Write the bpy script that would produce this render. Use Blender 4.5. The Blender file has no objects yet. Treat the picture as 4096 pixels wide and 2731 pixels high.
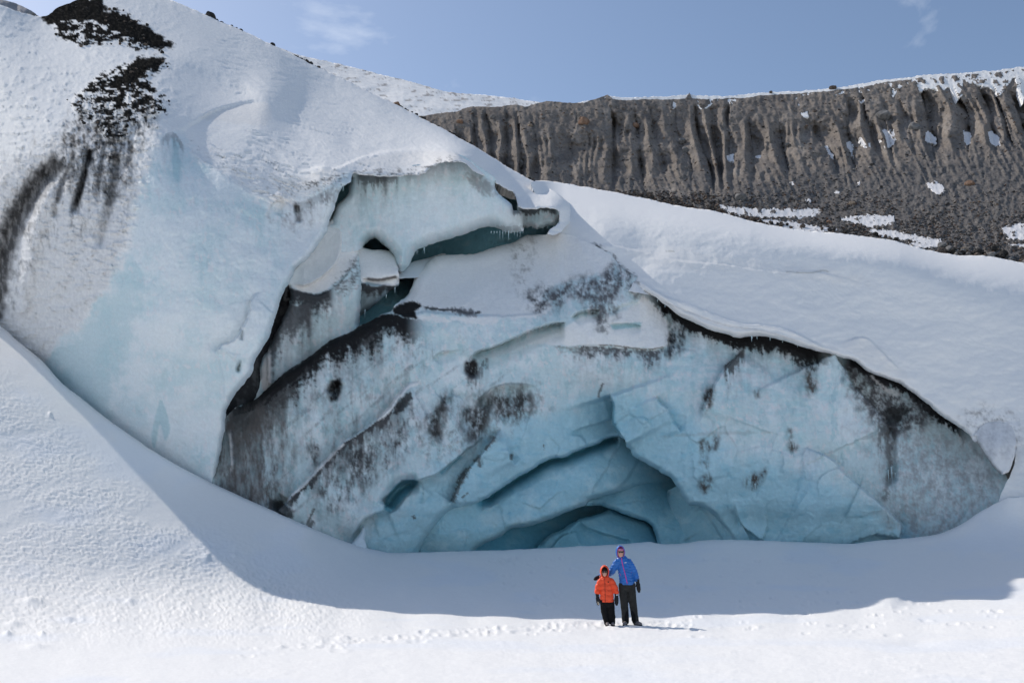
import bpy, bmesh, math, random
import numpy as np
from mathutils import Vector, Matrix

# ---------------------------------------------------------------- camera, sky, sun, exposure
SC = bpy.context.scene
COL = SC.collection
FPX, CX, CY = 4019.0, 2048.0, 1365.5          # focal length and centre of the photograph in its own pixels
PITCH = math.radians(12.0)
CAMZ = 1.6
cam_data = bpy.data.cameras.new('camera')
cam_data.sensor_width = 36.0
cam_data.lens = 36.0 * FPX / 4096.0
cam_data.clip_start, cam_data.clip_end = 0.1, 6000
cam = bpy.data.objects.new('camera', cam_data)
COL.objects.link(cam)
cam.location = (0, 0, CAMZ)
cam.rotation_euler = (math.pi / 2 + PITCH, 0, 0)
SC.camera = cam

SUN_EL, SUN_AZ = math.radians(42), math.radians(33)   # azimuth: degrees behind the line due left of the camera
sun_dir = Vector((-math.cos(SUN_EL) * math.cos(SUN_AZ), math.cos(SUN_EL) * math.sin(SUN_AZ), math.sin(SUN_EL)))
sl = bpy.data.lights.new('sun', 'SUN')
sl.energy, sl.angle, sl.color = 3.1, math.radians(0.53), (1.0, 0.932, 0.845)
so = bpy.data.objects.new('sun', sl)
COL.objects.link(so)
so.location = (-60, 60, 80)
so.rotation_euler = sun_dir.to_track_quat('Z', 'Y').to_euler()

world = bpy.data.worlds.new('World')
SC.world = world
world.use_nodes = True
wn, wl = world.node_tree.nodes, world.node_tree.links
wn.clear()
w_out = wn.new('ShaderNodeOutputWorld')
w_bg = wn.new('ShaderNodeBackground')
w_sky = wn.new('ShaderNodeTexSky')
w_sky.sky_type = 'NISHITA'
w_sky.sun_disc = False
w_sky.sun_elevation = SUN_EL
w_sky.sun_rotation = math.atan2(sun_dir.x, sun_dir.y)
w_sky.altitude, w_sky.air_density, w_sky.dust_density, w_sky.ozone_density = 600, 1.0, 1.5, 0.7
w_tc = wn.new('ShaderNodeTexCoord')
w_mp = wn.new('ShaderNodeMapping')
w_mp.inputs['Scale'].default_value = (1.0, 1.0, 2.2)
w_mp.inputs['Location'].default_value = (0.485, 0.1, 0.35)
w_nz = wn.new('ShaderNodeTexNoise')
w_nz.inputs['Scale'].default_value = 3.4
w_nz.inputs['Detail'].default_value = 9
w_nz.inputs['Roughness'].default_value = 0.55
w_nz.inputs['Distortion'].default_value = 0.35
w_rp = wn.new('ShaderNodeValToRGB')
w_rp.color_ramp.elements[0].position, w_rp.color_ramp.elements[0].color = 0.60, (0, 0, 0, 1)
w_rp.color_ramp.elements[1].position, w_rp.color_ramp.elements[1].color = 0.80, (0.75, 0.75, 0.75, 1)
w_mix = wn.new('ShaderNodeMixRGB')
w_mix.inputs['Color2'].default_value = (7.6, 8.0, 8.6, 1)
wl.new(w_tc.outputs['Generated'], w_mp.inputs['Vector'])
wl.new(w_mp.outputs[0], w_nz.inputs['Vector'])
wl.new(w_nz.outputs['Fac'], w_rp.inputs[0])
wl.new(w_rp.outputs[0], w_mix.inputs['Fac'])
wl.new(w_sky.outputs[0], w_mix.inputs['Color1'])
wl.new(w_mix.outputs[0], w_bg.inputs['Color'])
w_bg.inputs['Strength'].default_value = 0.13
wl.new(w_bg.outputs[0], w_out.inputs['Surface'])
SC.view_settings.view_transform = 'Standard'
SC.view_settings.look = 'None'
SC.view_settings.exposure = 0.10
SC.view_settings.gamma = 1.0
SC.cycles.use_denoising = True

# ---------------------------------------------------------------- numeric helpers
SP, CP = math.sin(PITCH), math.cos(PITCH)

def pt(px, py, d):
    """a point d metres along the view axis, seen at photograph pixel (px, py)"""
    u = (np.asarray(px, float) - CX) / FPX
    v = (np.asarray(py, float) - CY) / FPX
    d = np.asarray(d, float)
    return np.stack([d * u, d * (CP + v * SP), CAMZ + d * (SP - v * CP)], -1)

def dplane(py, z=0.0):
    v = (py - CY) / FPX
    return (CAMZ - z) / (v * CP - SP)

rng = np.random.RandomState(7)
PERM = rng.permutation(512)
PERM = np.concatenate([PERM, PERM, PERM])
GA = rng.rand(512) * 2 * np.pi
GX, GY = np.cos(GA), np.sin(GA)

def perlin(x, y):
    xi, yi = np.floor(x), np.floor(y)
    fx, fy = x - xi, y - yi
    xi = xi.astype(np.int64) & 511
    yi = yi.astype(np.int64) & 511
    u = fx * fx * fx * (fx * (fx * 6 - 15) + 10)
    w = fy * fy * fy * (fy * (fy * 6 - 15) + 10)
    a, b = PERM[xi], PERM[(xi + 1) & 511]
    h00, h10 = PERM[a + yi], PERM[b + yi]
    h01, h11 = PERM[a + ((yi + 1) & 511)], PERM[b + ((yi + 1) & 511)]
    n00 = GX[h00] * fx + GY[h00] * fy
    n10 = GX[h10] * (fx - 1) + GY[h10] * fy
    n01 = GX[h01] * fx + GY[h01] * (fy - 1)
    n11 = GX[h11] * (fx - 1) + GY[h11] * (fy - 1)
    return 1.5 * ((n00 * (1 - u) + n10 * u) * (1 - w) + (n01 * (1 - u) + n11 * u) * w)

def fbm(x, y, o=4, rough=0.5, seed=0.0):
    s, a, t = 0.0, 1.0, 0.0
    for i in range(o):
        s = s + a * perlin(x + seed + 17.3 * i, y - 1.7 * seed + 9.1 * i)
        t += a
        a *= rough
        x, y = x * 2.03, y * 2.03
    return s / t

def ridged(x, y, o=3, seed=0.0):
    s, a, t = 0.0, 1.0, 0.0
    for i in range(o):
        s = s + a * (1 - np.abs(perlin(x + seed + 31.7 * i, y + seed * 0.6 + 5.3 * i)))
        t += a
        a *= 0.5
        x, y = x * 2.1, y * 2.1
    return s / t

def facets(x, y, cell, amp, seed=0.0, skew=0.0):
    """broken planes: each cell of a jittered lattice tilts its own way, edges crisp"""
    x, y = x + 0.25 * cell * fbm(x / cell / 1.4, y / cell / 1.4, 3, 0.55, seed + 3), y + skew * x + 0.25 * cell * fbm(x / cell / 1.4, y / cell / 1.4, 3, 0.55, seed + 7)
    gx, gy = np.floor(x / cell), np.floor(y / cell)
    best = np.full(x.shape, 1e18)
    out = np.zeros(x.shape)
    for i in (-1, 0, 1):
        for j in (-1, 0, 1):
            cx, cy = gx + i, gy + j
            k = cx * 127.1 + cy * 311.7 + seed * 13.7
            r = [np.modf(np.abs(np.sin(k + q) * 43758.5453))[0] for q in (0.0, 1.3, 2.9, 4.1)]
            dx, dy = x - (cx + 0.15 + 0.7 * r[0]) * cell, y - (cy + 0.15 + 0.7 * r[1]) * cell
            d = dx * dx + dy * dy
            m = d < best
            best = np.where(m, d, best)
            out = np.where(m, ((r[2] - 0.5) * dx + (r[3] - 0.5) * dy) / cell * 2 + 0.3 * (r[0] - 0.5), out)
    return amp * out

def sstep(a, b, x):
    t = np.clip((x - a) / (b - a + 1e-12), 0, 1)
    return t * t * (3 - 2 * t)

def spline(p, step=14, closed=False):
    """Catmull-Rom through p, resampled finely"""
    p = np.asarray(p, float)
    if closed:
        q = np.vstack([p[-1], p, p[0], p[1]])
    else:
        q = np.vstack([2 * p[0] - p[1], p, 2 * p[-1] - p[-2]])
    out = []
    for i in range(1, len(q) - 2):
        a, b, c, e = q[i - 1], q[i], q[i + 1], q[i + 2]
        n = max(1, int(np.hypot(*(c - b)) / step))
        t = (np.arange(n) / n)[:, None]
        out.append(0.5 * (2 * b + (c - a) * t + (2 * a - 5 * b + 4 * c - e) * t * t + (3 * b - a - 3 * c + e) * t ** 3))
    if not closed:
        out.append(q[-2][None])
    return np.vstack(out)

def tiles(x, y, size):
    k = np.floor(x / size).astype(np.int64) * 100003 + np.floor(y / size).astype(np.int64)
    o = np.argsort(k, kind='stable')
    cut = np.flatnonzero(np.diff(k[o])) + 1
    return np.split(o, cut)

def tile_size(x, y):
    return min(max(math.sqrt(np.ptp(x) * np.ptp(y) * 260.0 / len(x)), 70.0), 500.0)

def near_flat(x, y, c, segs, L):
    best = np.full(x.shape, 1e18)
    sgn = np.zeros(x.shape)
    par = np.zeros(x.shape)
    for i in segs:
        ax, ay = c[i]
        bx, by = c[i + 1] - c[i]
        l2 = bx * bx + by * by
        if l2 < 1e-9:
            continue
        t = np.minimum(np.maximum(((x - ax) * bx + (y - ay) * by) / l2, 0), 1)
        dx, dy = x - ax - t * bx, y - ay - t * by
        dd = dx * dx + dy * dy
        m = dd < best - 1e-9
        best = np.where(m, dd, best)
        sgn = np.where(m, np.sign(bx * dy - by * dx), sgn)
        par = np.where(m, (L[i] + t * math.sqrt(l2)) / L[-1], par)
    return np.sqrt(best), sgn, par

def near(x, y, c):
    """distance to polyline c, signed by side (+ = right of travel on the picture, i.e. below a line drawn left to right), and parameter 0..1"""
    x, y = np.ravel(x), np.ravel(y)
    L = np.concatenate([[0], np.cumsum(np.hypot(*np.diff(c, axis=0).T))])
    n = len(c) - 1
    if len(x) < 3000 or n < 8:
        return near_flat(x, y, c, range(n), L)
    d, s, t = np.empty(len(x)), np.empty(len(x)), np.empty(len(x))
    mid, half = (c[1:] + c[:-1]) / 2, np.hypot(*np.diff(c, axis=0).T) / 2
    for ix in tiles(x, y, tile_size(x, y)):
        tx, ty = x[ix], y[ix]
        cx, cy = (tx.min() + tx.max()) / 2, (ty.min() + ty.max()) / 2
        r = math.hypot(tx.max() - cx, ty.max() - cy)
        dc = np.hypot(mid[:, 0] - cx, mid[:, 1] - cy)
        keep = np.flatnonzero(dc - half <= (dc + half).min() + 2 * r)
        d[ix], s[ix], t[ix] = near_flat(tx, ty, c, keep, L)
    return d, s, t

def inside_flat(x, y, poly):
    r = np.zeros(x.shape, bool)
    n = len(poly)
    j = n - 1
    for i in range(n):
        xi, yi = poly[i]
        xj, yj = poly[j]
        if yi != yj:
            r ^= ((yi > y) != (yj > y)) & (x < (xj - xi) * (y - yi) / (yj - yi) + xi)
        j = i
    return r

def inside(x, y, poly, d=None):
    sh = np.shape(x)
    x, y = np.ravel(x), np.ravel(y)
    if d is None or len(x) < 3000:
        return inside_flat(x, y, poly).reshape(sh)
    r = np.zeros(len(x), bool)
    d = np.ravel(d)
    hard, easy = [], []
    for ix in tiles(x, y, tile_size(x, y)):
        tx, ty = x[ix], y[ix]
        if d[ix].min() > math.hypot(np.ptp(tx), np.ptp(ty)) + 1:
            easy.append(ix)
        else:
            hard.append(ix)
    q = np.concatenate(hard + [np.array([e[0] for e in easy], np.int64)])
    v = inside_flat(x[q], y[q], poly)
    r[q] = v
    for e in easy:
        r[e] = r[e[0]]
    return r.reshape(sh)

def polydist(x, y, poly):
    """signed distance to a closed polygon, + inside"""
    d, _, _ = near(x, y, np.vstack([poly, poly[:1]]))
    d = d.reshape(np.shape(x))
    return np.where(inside(x, y, poly, d), d, -d)

def lattice(fn, x, y, step):
    """fn on a coarse lattice, read back by bilinear interpolation"""
    x0, y0 = x.min(), y.min()
    nx, ny = int((x.max() - x0) / step) + 2, int((y.max() - y0) / step) + 2
    if nx * ny > 0.6 * x.size:
        return fn(x, y)
    LX, LY = np.meshgrid(x0 + np.arange(nx) * step, y0 + np.arange(ny) * step)
    g = fn(LX, LY)
    fx, fy = (x - x0) / step, (y - y0) / step
    ix, iy = np.minimum(fx.astype(np.int64), nx - 2), np.minimum(fy.astype(np.int64), ny - 2)
    fx, fy = fx - ix, fy - iy
    return (g[iy, ix] * (1 - fx) + g[iy, ix + 1] * fx) * (1 - fy) + (g[iy + 1, ix] * (1 - fx) + g[iy + 1, ix + 1] * fx) * fy

def soft_dist(x, y, poly, step=16.0):
    return lattice(lambda a, b: polydist(a, b, poly), x, y, step)

class TPS:
    def __init__(s, pts, lam=1e-7):
        a = np.asarray(pts, float)
        s.p = a[:, :2] / 1000.0
        q = 1.0 / a[:, 2]
        n = len(a)
        r2 = ((s.p[:, None] - s.p[None]) ** 2).sum(-1)
        K = np.where(r2 > 0, r2 * np.log(r2 + 1e-12), 0) + lam * np.eye(n)
        Pm = np.hstack([np.ones((n, 1)), s.p])
        A = np.block([[K, Pm], [Pm.T, np.zeros((3, 3))]])
        s.w = np.linalg.solve(A, np.concatenate([q, np.zeros(3)]))
    def __call__(s, x, y):
        sh = np.shape(x)
        x, y = np.ravel(x) / 1000.0, np.ravel(y) / 1000.0
        r = s.w[-3] + s.w[-2] * x + s.w[-1] * y
        for (a, b), w in zip(s.p, s.w):
            r2 = (x - a) ** 2 + (y - b) ** 2
            r = r + w * r2 * np.log(r2 + 1e-12)
        return (1.0 / np.maximum(r, 1e-4)).reshape(sh)

# ---------------------------------------------------------------- materials
def nodes_of(name):
    m = bpy.data.materials.new(name)
    m.use_nodes = True
    nt = m.node_tree
    return m, nt.nodes, nt.links, nt.nodes['Principled BSDF']

def mat_vcol(name, rough=0.6, bump=(0.0, 1.0), spec=0.3, vary=0.06, vscale=14.0, rough_ice=None):
    """colour from the surface's own 'Col' attribute, broken up by fine noise, fine relief as bump"""
    m, n, l, b = nodes_of(name)
    at = n.new('ShaderNodeAttribute')
    at.attribute_name = 'Col'
    geo = n.new('ShaderNodeNewGeometry')
    nz = n.new('ShaderNodeTexNoise')
    nz.inputs['Scale'].default_value = vscale
    nz.inputs['Detail'].default_value = 6
    nz.inputs['Roughness'].default_value = 0.65
    l.new(geo.outputs['Position'], nz.inputs['Vector'])
    mr = n.new('ShaderNodeMapRange')
    mr.inputs['From Min'].default_value, mr.inputs['From Max'].default_value = 0.25, 0.75
    mr.inputs['To Min'].default_value, mr.inputs['To Max'].default_value = 1 - vary, 1 + vary
    l.new(nz.outputs['Fac'], mr.inputs['Value'])
    mx = n.new('ShaderNodeVectorMath')
    mx.operation = 'SCALE'
    l.new(at.outputs['Color'], mx.inputs[0])
    l.new(mr.outputs[0], mx.inputs['Scale'])
    l.new(mx.outputs[0], b.inputs['Base Color'])
    b.inputs['Specular IOR Level'].default_value = spec
    if rough_ice is None:
        b.inputs['Roughness'].default_value = rough
    else:
        r2 = n.new('ShaderNodeMapRange')
        r2.inputs['To Min'].default_value, r2.inputs['To Max'].default_value = rough_ice, rough
        l.new(at.outputs['Alpha'], r2.inputs['Value'])
        l.new(r2.outputs[0], b.inputs['Roughness'])
        r3 = n.new('ShaderNodeMapRange')
        r3.inputs['To Min'].default_value, r3.inputs['To Max'].default_value = spec, 0.0
        l.new(at.outputs['Alpha'], r3.inputs['Value'])
        l.new(r3.outputs[0], b.inputs['Specular IOR Level'])
    if bump[0] > 0:
        bz = n.new('ShaderNodeTexNoise')
        bz.inputs['Scale'].default_value = bump[1]
        bz.inputs['Detail'].default_value = 8
        bz.inputs['Roughness'].default_value = 0.6
        l.new(geo.outputs['Position'], bz.inputs['Vector'])
        bp = n.new('ShaderNodeBump')
        bp.inputs['Strength'].default_value = 1.0
        bp.inputs['Distance'].default_value = bump[0]
        l.new(bz.outputs['Fac'], bp.inputs['Height'])
        l.new(bp.outputs[0], b.inputs['Normal'])
    return m

M_SNOW = mat_vcol('wind_packed_snow', 0.7, (0.012, 5.0), 0.05, 0.02, 9.0)
M_ICE = mat_vcol('glacier_ice', 0.85, (0.03, 5.0), 0.15, 0.07, 10.0, rough_ice=0.35)
M_MORAINE = mat_vcol('moraine_till', 0.95, (0.22, 1.6), 0.0, 0.24, 2.2)
M_ROCK = mat_vcol('rock', 0.9, (0.06, 3.0), 0.05, 0.25, 3.0)
M_FAR = mat_vcol('far_mountain', 0.9, (0.5, 0.15), 0.1, 0.1, 0.2)

# ---------------------------------------------------------------- mesh makers
def mesh_object(name, V, F, mat, col=None, parent=None, smooth=True, uniform=4):
    me = bpy.data.meshes.new(name)
    V = np.asarray(V, np.float32)
    F = np.asarray(F, np.int32)
    me.vertices.add(len(V))
    me.vertices.foreach_set('co', V.ravel())
    me.loops.add(F.size)
    me.loops.foreach_set('vertex_index', F.ravel())
    me.polygons.add(len(F))
    me.polygons.foreach_set('loop_start', np.arange(len(F), dtype=np.int32) * F.shape[1])
    me.polygons.foreach_set('loop_total', np.full(len(F), F.shape[1], np.int32))
    me.polygons.foreach_set('use_smooth', np.full(len(F), smooth, bool))
    me.update(calc_edges=True)
    me.validate()
    if col is not None:
        ca = me.color_attributes.new('Col', 'FLOAT_COLOR', 'POINT')
        c4 = np.ones((len(V), 4), np.float32)
        c4[:, :col.shape[1]] = col
        ca.data.foreach_set('color', c4.ravel())
    me.materials.append(mat)
    o = bpy.data.objects.new(name, me)
    COL.objects.link(o)
    if parent is not None:
        o.parent = parent
    return o

def tag(o, label=None, cat=None, group=None, kind=None):
    if label: o['label'] = label
    if cat: o['category'] = cat
    if group: o['group'] = group
    if kind: o['kind'] = kind
    return o

def empty(name, loc=(0, 0, 0)):
    o = bpy.data.objects.new(name, None)
    COL.objects.link(o)
    o.location = loc
    return o

def axis_grid(lo, hi, sp, fine_lo, fine_hi, coarse):
    a = np.arange(max(lo, fine_lo), min(hi, fine_hi) + sp, sp)
    left = []
    x, st = a[0], sp
    while x > lo:
        st = min(st * 1.25, coarse)
        x -= st
        left.append(x)
    right = []
    x, st = a[-1], sp
    while x < hi:
        st = min(st * 1.25, coarse)
        x += st
        right.append(x)
    return np.concatenate([left[::-1], a, right])

class Brush:
    """per-point colour of a surface: real colour of snow, ice and dirt at each place"""
    def __init__(s, x, y, P, sd):
        s.x, s.y, s.P, s.sd = x, y, P, sd
        s.c = np.zeros(x.shape + (3,))
        s.snow = np.zeros(x.shape)
    def fill(s, rgb, snow=0.0):
        s.c[:] = rgb
        s.snow[:] = snow
    def mix(s, rgb, m, snow=None):
        m = np.clip(m, 0, 1)
        s.c += (np.asarray(rgb) - s.c) * m[..., None]
        if snow is not None:
            s.snow += (snow - s.snow) * m
    def box(s, c, r):
        c = np.asarray(c)
        return (s.x > c[:, 0].min() - r) & (s.x < c[:, 0].max() + r) & (s.y > c[:, 1].min() - r) & (s.y < c[:, 1].max() + r)
    def band(s, curve, w, seed=1.0, rag=0.6, sc=30.0):
        """mask within w px of a curve with ragged edge"""
        c = spline(curve)
        m = np.zeros(s.x.shape)
        b = s.box(c, w * 3 + 30)
        if not b.any(): return m
        x, y = s.x[b], s.y[b]
        d, _, t = near(x, y, c)
        n = fbm(x / sc, y / sc, 4, 0.6, seed)
        m[b] = sstep(1.0, 0.25, d / (w * (1 + rag * 2 * n)).clip(1)) * sstep(0, 0.05, t) * sstep(1, 0.95, t)
        return m
    def drip(s, curve, up, down, seed=1.0, streak=26.0, rag=0.9, soft=0.6):
        """mask running down from a curve that goes left to right, in vertical streaks"""
        c = spline(curve, 8)
        m = np.zeros(s.x.shape)
        b = (s.x > c[:, 0].min() - 4) & (s.x < c[:, 0].max() + 4) & (s.y > c[:, 1].min() - up * 2) & (s.y < c[:, 1].max() + down * 4.5)
        if not b.any(): return m
        x, y = s.x[b], s.y[b]
        o = np.argsort(c[:, 0])
        yc = np.interp(x, c[o, 0], c[o, 1])
        n = fbm(x / streak, y / (streak * 5), 4, 0.62, seed)
        n2 = fbm(x / 17.0, y / 17.0, 4, 0.65, seed + 40)
        dn = down * np.clip(0.75 + rag * 1.9 * n, 0.05, 3) 
        dy = y - yc + 10 * n2
        core = sstep(1.0, 1.0 - soft, dy / dn + 0.45 * n2)
        wash = np.exp(-np.maximum(dy, 0) / (down * 1.15)) * np.clip(0.42 + 1.5 * n + 0.5 * n2, 0, 1) * 0.85
        k = np.where(dy > 0, np.maximum(core, wash), sstep(-up, -up * 0.3, dy))
        e = (c[:, 0].max() - c[:, 0].min()) * 0.13
        k = k * sstep(c[:, 0].min(), c[:, 0].min() + e, x) * sstep(c[:, 0].max(), c[:, 0].max() - e, x)
        m[b] = k
        return m
    def blob(s, poly, feather=30.0, seed=1.0, rag=1.0, sc=40.0, streak=1.0):
        c = spline(poly, 14, True)
        m = np.zeros(s.x.shape)
        b = s.box(c, feather * 2 + 20)
        if not b.any(): return m
        x, y = s.x[b], s.y[b]
        d = soft_dist(x, y, c, min(max(feather * 0.4, 5.0), 20.0))
        n = fbm(x / sc, y / (sc * streak), 5, 0.62, seed)
        m[b] = sstep(-0.5, 0.6, d / feather + rag * 1.6 * n)
        return m
    def stain(s, poly, feather=22.0, seed=1.0, dens=0.6, streak=2.2):
        """dirt caught in the ice: soft edged, cloudy, with vertical runs and fine grain"""
        c = spline(poly, 14, True)
        m = np.zeros(s.x.shape)
        b = s.box(c, feather * 3.5 + 30)
        if not b.any(): return m
        x, y = s.x[b], s.y[b]
        d = soft_dist(x, y, c, min(max(feather * 0.4, 5.0), 20.0))
        cl = fbm(x / 34, y / (34 * streak), 5, 0.64, seed)
        gr = fbm(x / 10, y / (10 * streak), 4, 0.66, seed + 9)
        env = sstep(-1.6, 0.9, d / feather + 1.3 * cl)
        m[b] = env * np.clip(dens + 1.5 * cl + 0.9 * gr, 0, 1)
        return m
    def speck(s, amount, sc=9.0, seed=3.0, sx=1.0, sy=1.0, sharp=0.17):
        n = fbm(s.x / (1.8 * sc * sx), s.y / (1.8 * sc * sy), 4, 0.62, seed) * 0.6 + 0.5
        return sstep(amount + sharp, amount - sharp, n)

def sheet(name, outline, ctrl, paint, mat, edges=(), feats=None, relief=None, rise=None, sp=4.5, jag=(7, 45), skirt=None,
          parent=None, fine=(-30, 4126, -30, 2761), coarse=60, smooth_outline=True, split=None):
    """a surface bounded by an outline, its distance from a smooth field through control points, its relief in metres"""
    poly = spline(outline, 14, True) if smooth_outline else np.asarray(outline, float)
    tps = TPS(ctrl) if not callable(ctrl) else ctrl
    m = 3 * sp
    xs = axis_grid(poly[:, 0].min() - m, poly[:, 0].max() + m, sp, fine[0], fine[1], coarse)
    ys = axis_grid(poly[:, 1].min() - m, poly[:, 1].max() + m, sp, fine[2], fine[3], coarse)
    X, Y = np.meshgrid(xs, ys)
    sd0 = seed_of(name)
    if jag[0] > 0:
        WX = jag[0] * fbm(X / jag[1], Y / jag[1], 4, 0.6, sd0)
        WY = jag[0] * fbm(X / jag[1], Y / jag[1], 4, 0.6, sd0 + 50)
    else:
        WX = WY = 0.0
    QX, QY = X + WX, Y + WY
    sdf = soft_dist(QX, QY, poly, 40.0)
    nb = np.abs(sdf) < 70
    sdf[nb] = polydist(QX[nb], QY[nb], poly)
    gy, gx = np.gradient(sdf, ys, xs)
    gn = np.maximum(np.hypot(gx, gy), 0.3)
    ins = sdf > 0
    cell = ins[:-1, :-1] | ins[1:, :-1] | ins[:-1, 1:] | ins[1:, 1:]
    used = np.zeros(X.shape, bool)
    used[:-1, :-1] |= cell; used[1:, :-1] |= cell; used[:-1, 1:] |= cell; used[1:, 1:] |= cell
    mv = used & ~ins
    hx = np.gradient(xs)[None, :] * np.ones_like(X)
    lim = 1.6 * np.maximum(hx, sp)
    sh = np.clip(-sdf, 0, lim)
    X = np.where(mv, X + sh * gx / gn ** 2, X)
    Y = np.where(mv, Y + sh * gy / gn ** 2, Y)
    idx = -np.ones(X.shape, np.int64)
    idx[used] = np.arange(used.sum())
    x, y = X[used], Y[used]
    sd = np.maximum(sdf[used], 0)
    if jag[0] > 0:
        wx, wy = x + WX[used], y + WY[used]
    else:
        wx, wy = x, y
    d = tps(x, y)
    if feats:
        d = d + feats(wx, wy)
    for (c, w, R) in edges:
        cs = spline(c)
        b = (wx > cs[:, 0].min() - w) & (wx < cs[:, 0].max() + w) & (wy > cs[:, 1].min() - w) & (wy < cs[:, 1].max() + w)
        dd, _, t = near(wx[b], wy[b], cs)
        e = np.clip(dd / w, 0, 1)
        d[b] += R * (1 - np.sqrt(np.maximum(1 - (1 - e) ** 2, 0))) * sstep(0, .06, t) * sstep(1, .94, t) 
    P = pt(x, y, d)
    if relief:
        d = d + relief(x, y, P)
        P = pt(x, y, d)
    if rise:
        P[:, 2] += rise(x, y, P)
    br = Brush(x, y, P, sd)
    paint(br)
    C = np.concatenate([np.clip(br.c, 0, 1), np.clip(br.snow, 0, 1)[:, None]], 1)
    a, b_, c_, e_ = idx[:-1, :-1][cell], idx[1:, :-1][cell], idx[1:, 1:][cell], idx[:-1, 1:][cell]
    F = np.stack([a, b_, c_, e_], 1)
    V = P
    if skirt is not None:
        # boundary edges carried back so the body is closed behind its rim
        E = np.concatenate([F[:, [0, 1]], F[:, [1, 2]], F[:, [2, 3]], F[:, [3, 0]]])
        key = np.minimum(E[:, 0], E[:, 1]) * len(V) + np.maximum(E[:, 0], E[:, 1])
        _, inv, cnt = np.unique(key, return_inverse=True, return_counts=True)
        BE = E[cnt[inv] == 1]
        cur = BE.copy()
        ox, oy = x, y
        for off in skirt:
            vs = np.unique(cur)
            mp = -np.ones(len(V), np.int64)
            mp[vs] = np.arange(len(vs)) + len(V)
            if callable(off):
                nv = V[vs] + off(ox[vs], oy[vs], V[vs])
            elif np.isscalar(off):
                nv = V[vs] + off * ray_of(V[vs])
            else:
                nv = V[vs] + np.asarray(off)
            ox, oy = np.concatenate([ox, ox[vs]]), np.concatenate([oy, oy[vs]])
            V = np.vstack([V, nv])
            C = np.vstack([C, C[vs]])
            nx = mp[cur]
            F = np.vstack([F, np.stack([cur[:, 1], cur[:, 0], nx[:, 0], nx[:, 1]], 1)])
            cur = nx
    if split is None:
        return mesh_object(name, V, F, mat, C, parent)
    fx = x[np.minimum(F[:, 0], len(x) - 1)]
    fy = y[np.minimum(F[:, 0], len(y) - 1)]
    out = []
    lab = split(fx, fy)
    for k, nm in enumerate(sorted(set(lab))):
        sel = lab == nm
        f = F[sel]
        vs = np.unique(f)
        mp = np.zeros(len(V), np.int64)
        mp[vs] = np.arange(len(vs))
        out.append(mesh_object(nm, V[vs], mp[f], mat, C[vs], parent))
    return out

def ray_of(V):
    r = V - np.array([0, 0, CAMZ])
    return r / np.linalg.norm(r, axis=1)[:, None]

def seed_of(name):
    return (sum(ord(ch) * (i + 1) for i, ch in enumerate(name)) % 977) * 0.37

def in_box(x, y, c, r):
    return (x > c[:, 0].min() - r) & (x < c[:, 0].max() + r) & (y > c[:, 1].min() - r) & (y < c[:, 1].max() + r)

def ledge(x, y, curve, h, L, under=0.0, Lu=40.0, tap=(0.08, 0.08), w=3.0):
    """the side right of the curve's travel stands h metres proud, fading over L px; the other side is undercut"""
    c = spline(curve)
    r = np.zeros(x.shape)
    b = in_box(x, y, c, max(abs(h) > 0 and L * 2.6, Lu * 2.6 if under else 0))
    d, s, t = near(x[b], y[b], c)
    tp = sstep(0, tap[0], t) * sstep(1, 1 - tap[1], t)
    sdd = d * s
    k = sstep(-w, w, sdd)
    fa, fb = sstep(2.6, 1.3, d / L), sstep(2.6, 1.3, d / Lu)
    r[b] = tp * (-h * np.exp(-np.maximum(sdd, 0) / L) * fa * k + under * np.exp(-np.maximum(-sdd, 0) / Lu) * fb * (1 - k))
    return r

def groove(x, y, curve, depth, w, tap=(0.1, 0.1)):
    c = spline(curve)
    r = np.zeros(x.shape)
    b = in_box(x, y, c, w * 3)
    d, s, t = near(x[b], y[b], c)
    r[b] = depth * np.exp(-(d / w) ** 2) * sstep(0, tap[0], t) * sstep(1, 1 - tap[1], t)
    return r

def bump(x, y, cx, cy, rx, ry, h, ang=0.0):
    ca, sa = math.cos(math.radians(ang)), math.sin(math.radians(ang))
    dx, dy = x - cx, y - cy
    u, v = (dx * ca + dy * sa) / rx, (-dx * sa + dy * ca) / ry
    return -h * np.exp(-(u * u + v * v))

# ---------------------------------------------------------------- colours (linear, as the things themselves are)
SNOW = (0.876, 0.868, 0.850)
SNOW_OLD = (0.84, 0.82, 0.79)
FIRN = (0.77, 0.775, 0.785)
ICE = (0.615, 0.74, 0.765)
ICE_PALE = (0.76, 0.825, 0.84)
ICE_TEAL = (0.39, 0.595, 0.635)
ICE_BLUE = (0.27, 0.57, 0.69)
ICE_DEEP = (0.24, 0.50, 0.58)
DIRT = (0.022, 0.022, 0.023)
DIRT_G = (0.13, 0.13, 0.135)
SILT = (0.22, 0.185, 0.155)

def ice_relief(a=1.0, seed=0.0, fac=None):
    def f(x, y, P):
        r = 0.16 * fbm(x / 210, y / 250, 4, 0.5, seed) + 0.035 * fbm(x / 42, y / 60, 4, 0.55, seed + 5)
        r = r + 0.024 * (ridged(x / 30, y / 36, 2, seed + 9) - 0.7)
        r = r + 0.055 * (ridged(x / 46 + 0.6 * fbm(x / 90, y / 90, 2, 0.5, seed + 3), y / 330, 3, seed + 19) - 0.7) * sstep(-0.35, 0.25, fbm(x / 240, y / 200, 2, 0.5, seed + 29))
        r = r + 0.06 * fbm(x / 95, y / 70, 3, 0.5, seed + 39)
        # pitted by melting, broken along planes
        r = r + 0.05 * np.maximum(perlin(x / 15 + seed, y / 13) - 0.25, 0)
        k = 0.35 if fac is None else fac(x, y)
        r = r + k * (facets(x, y, 170.0, 0.11, seed, 0.35) + facets(x, y, 58.0, 0.030, seed + 5, 0.5))
        return a * r
    return f

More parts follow.
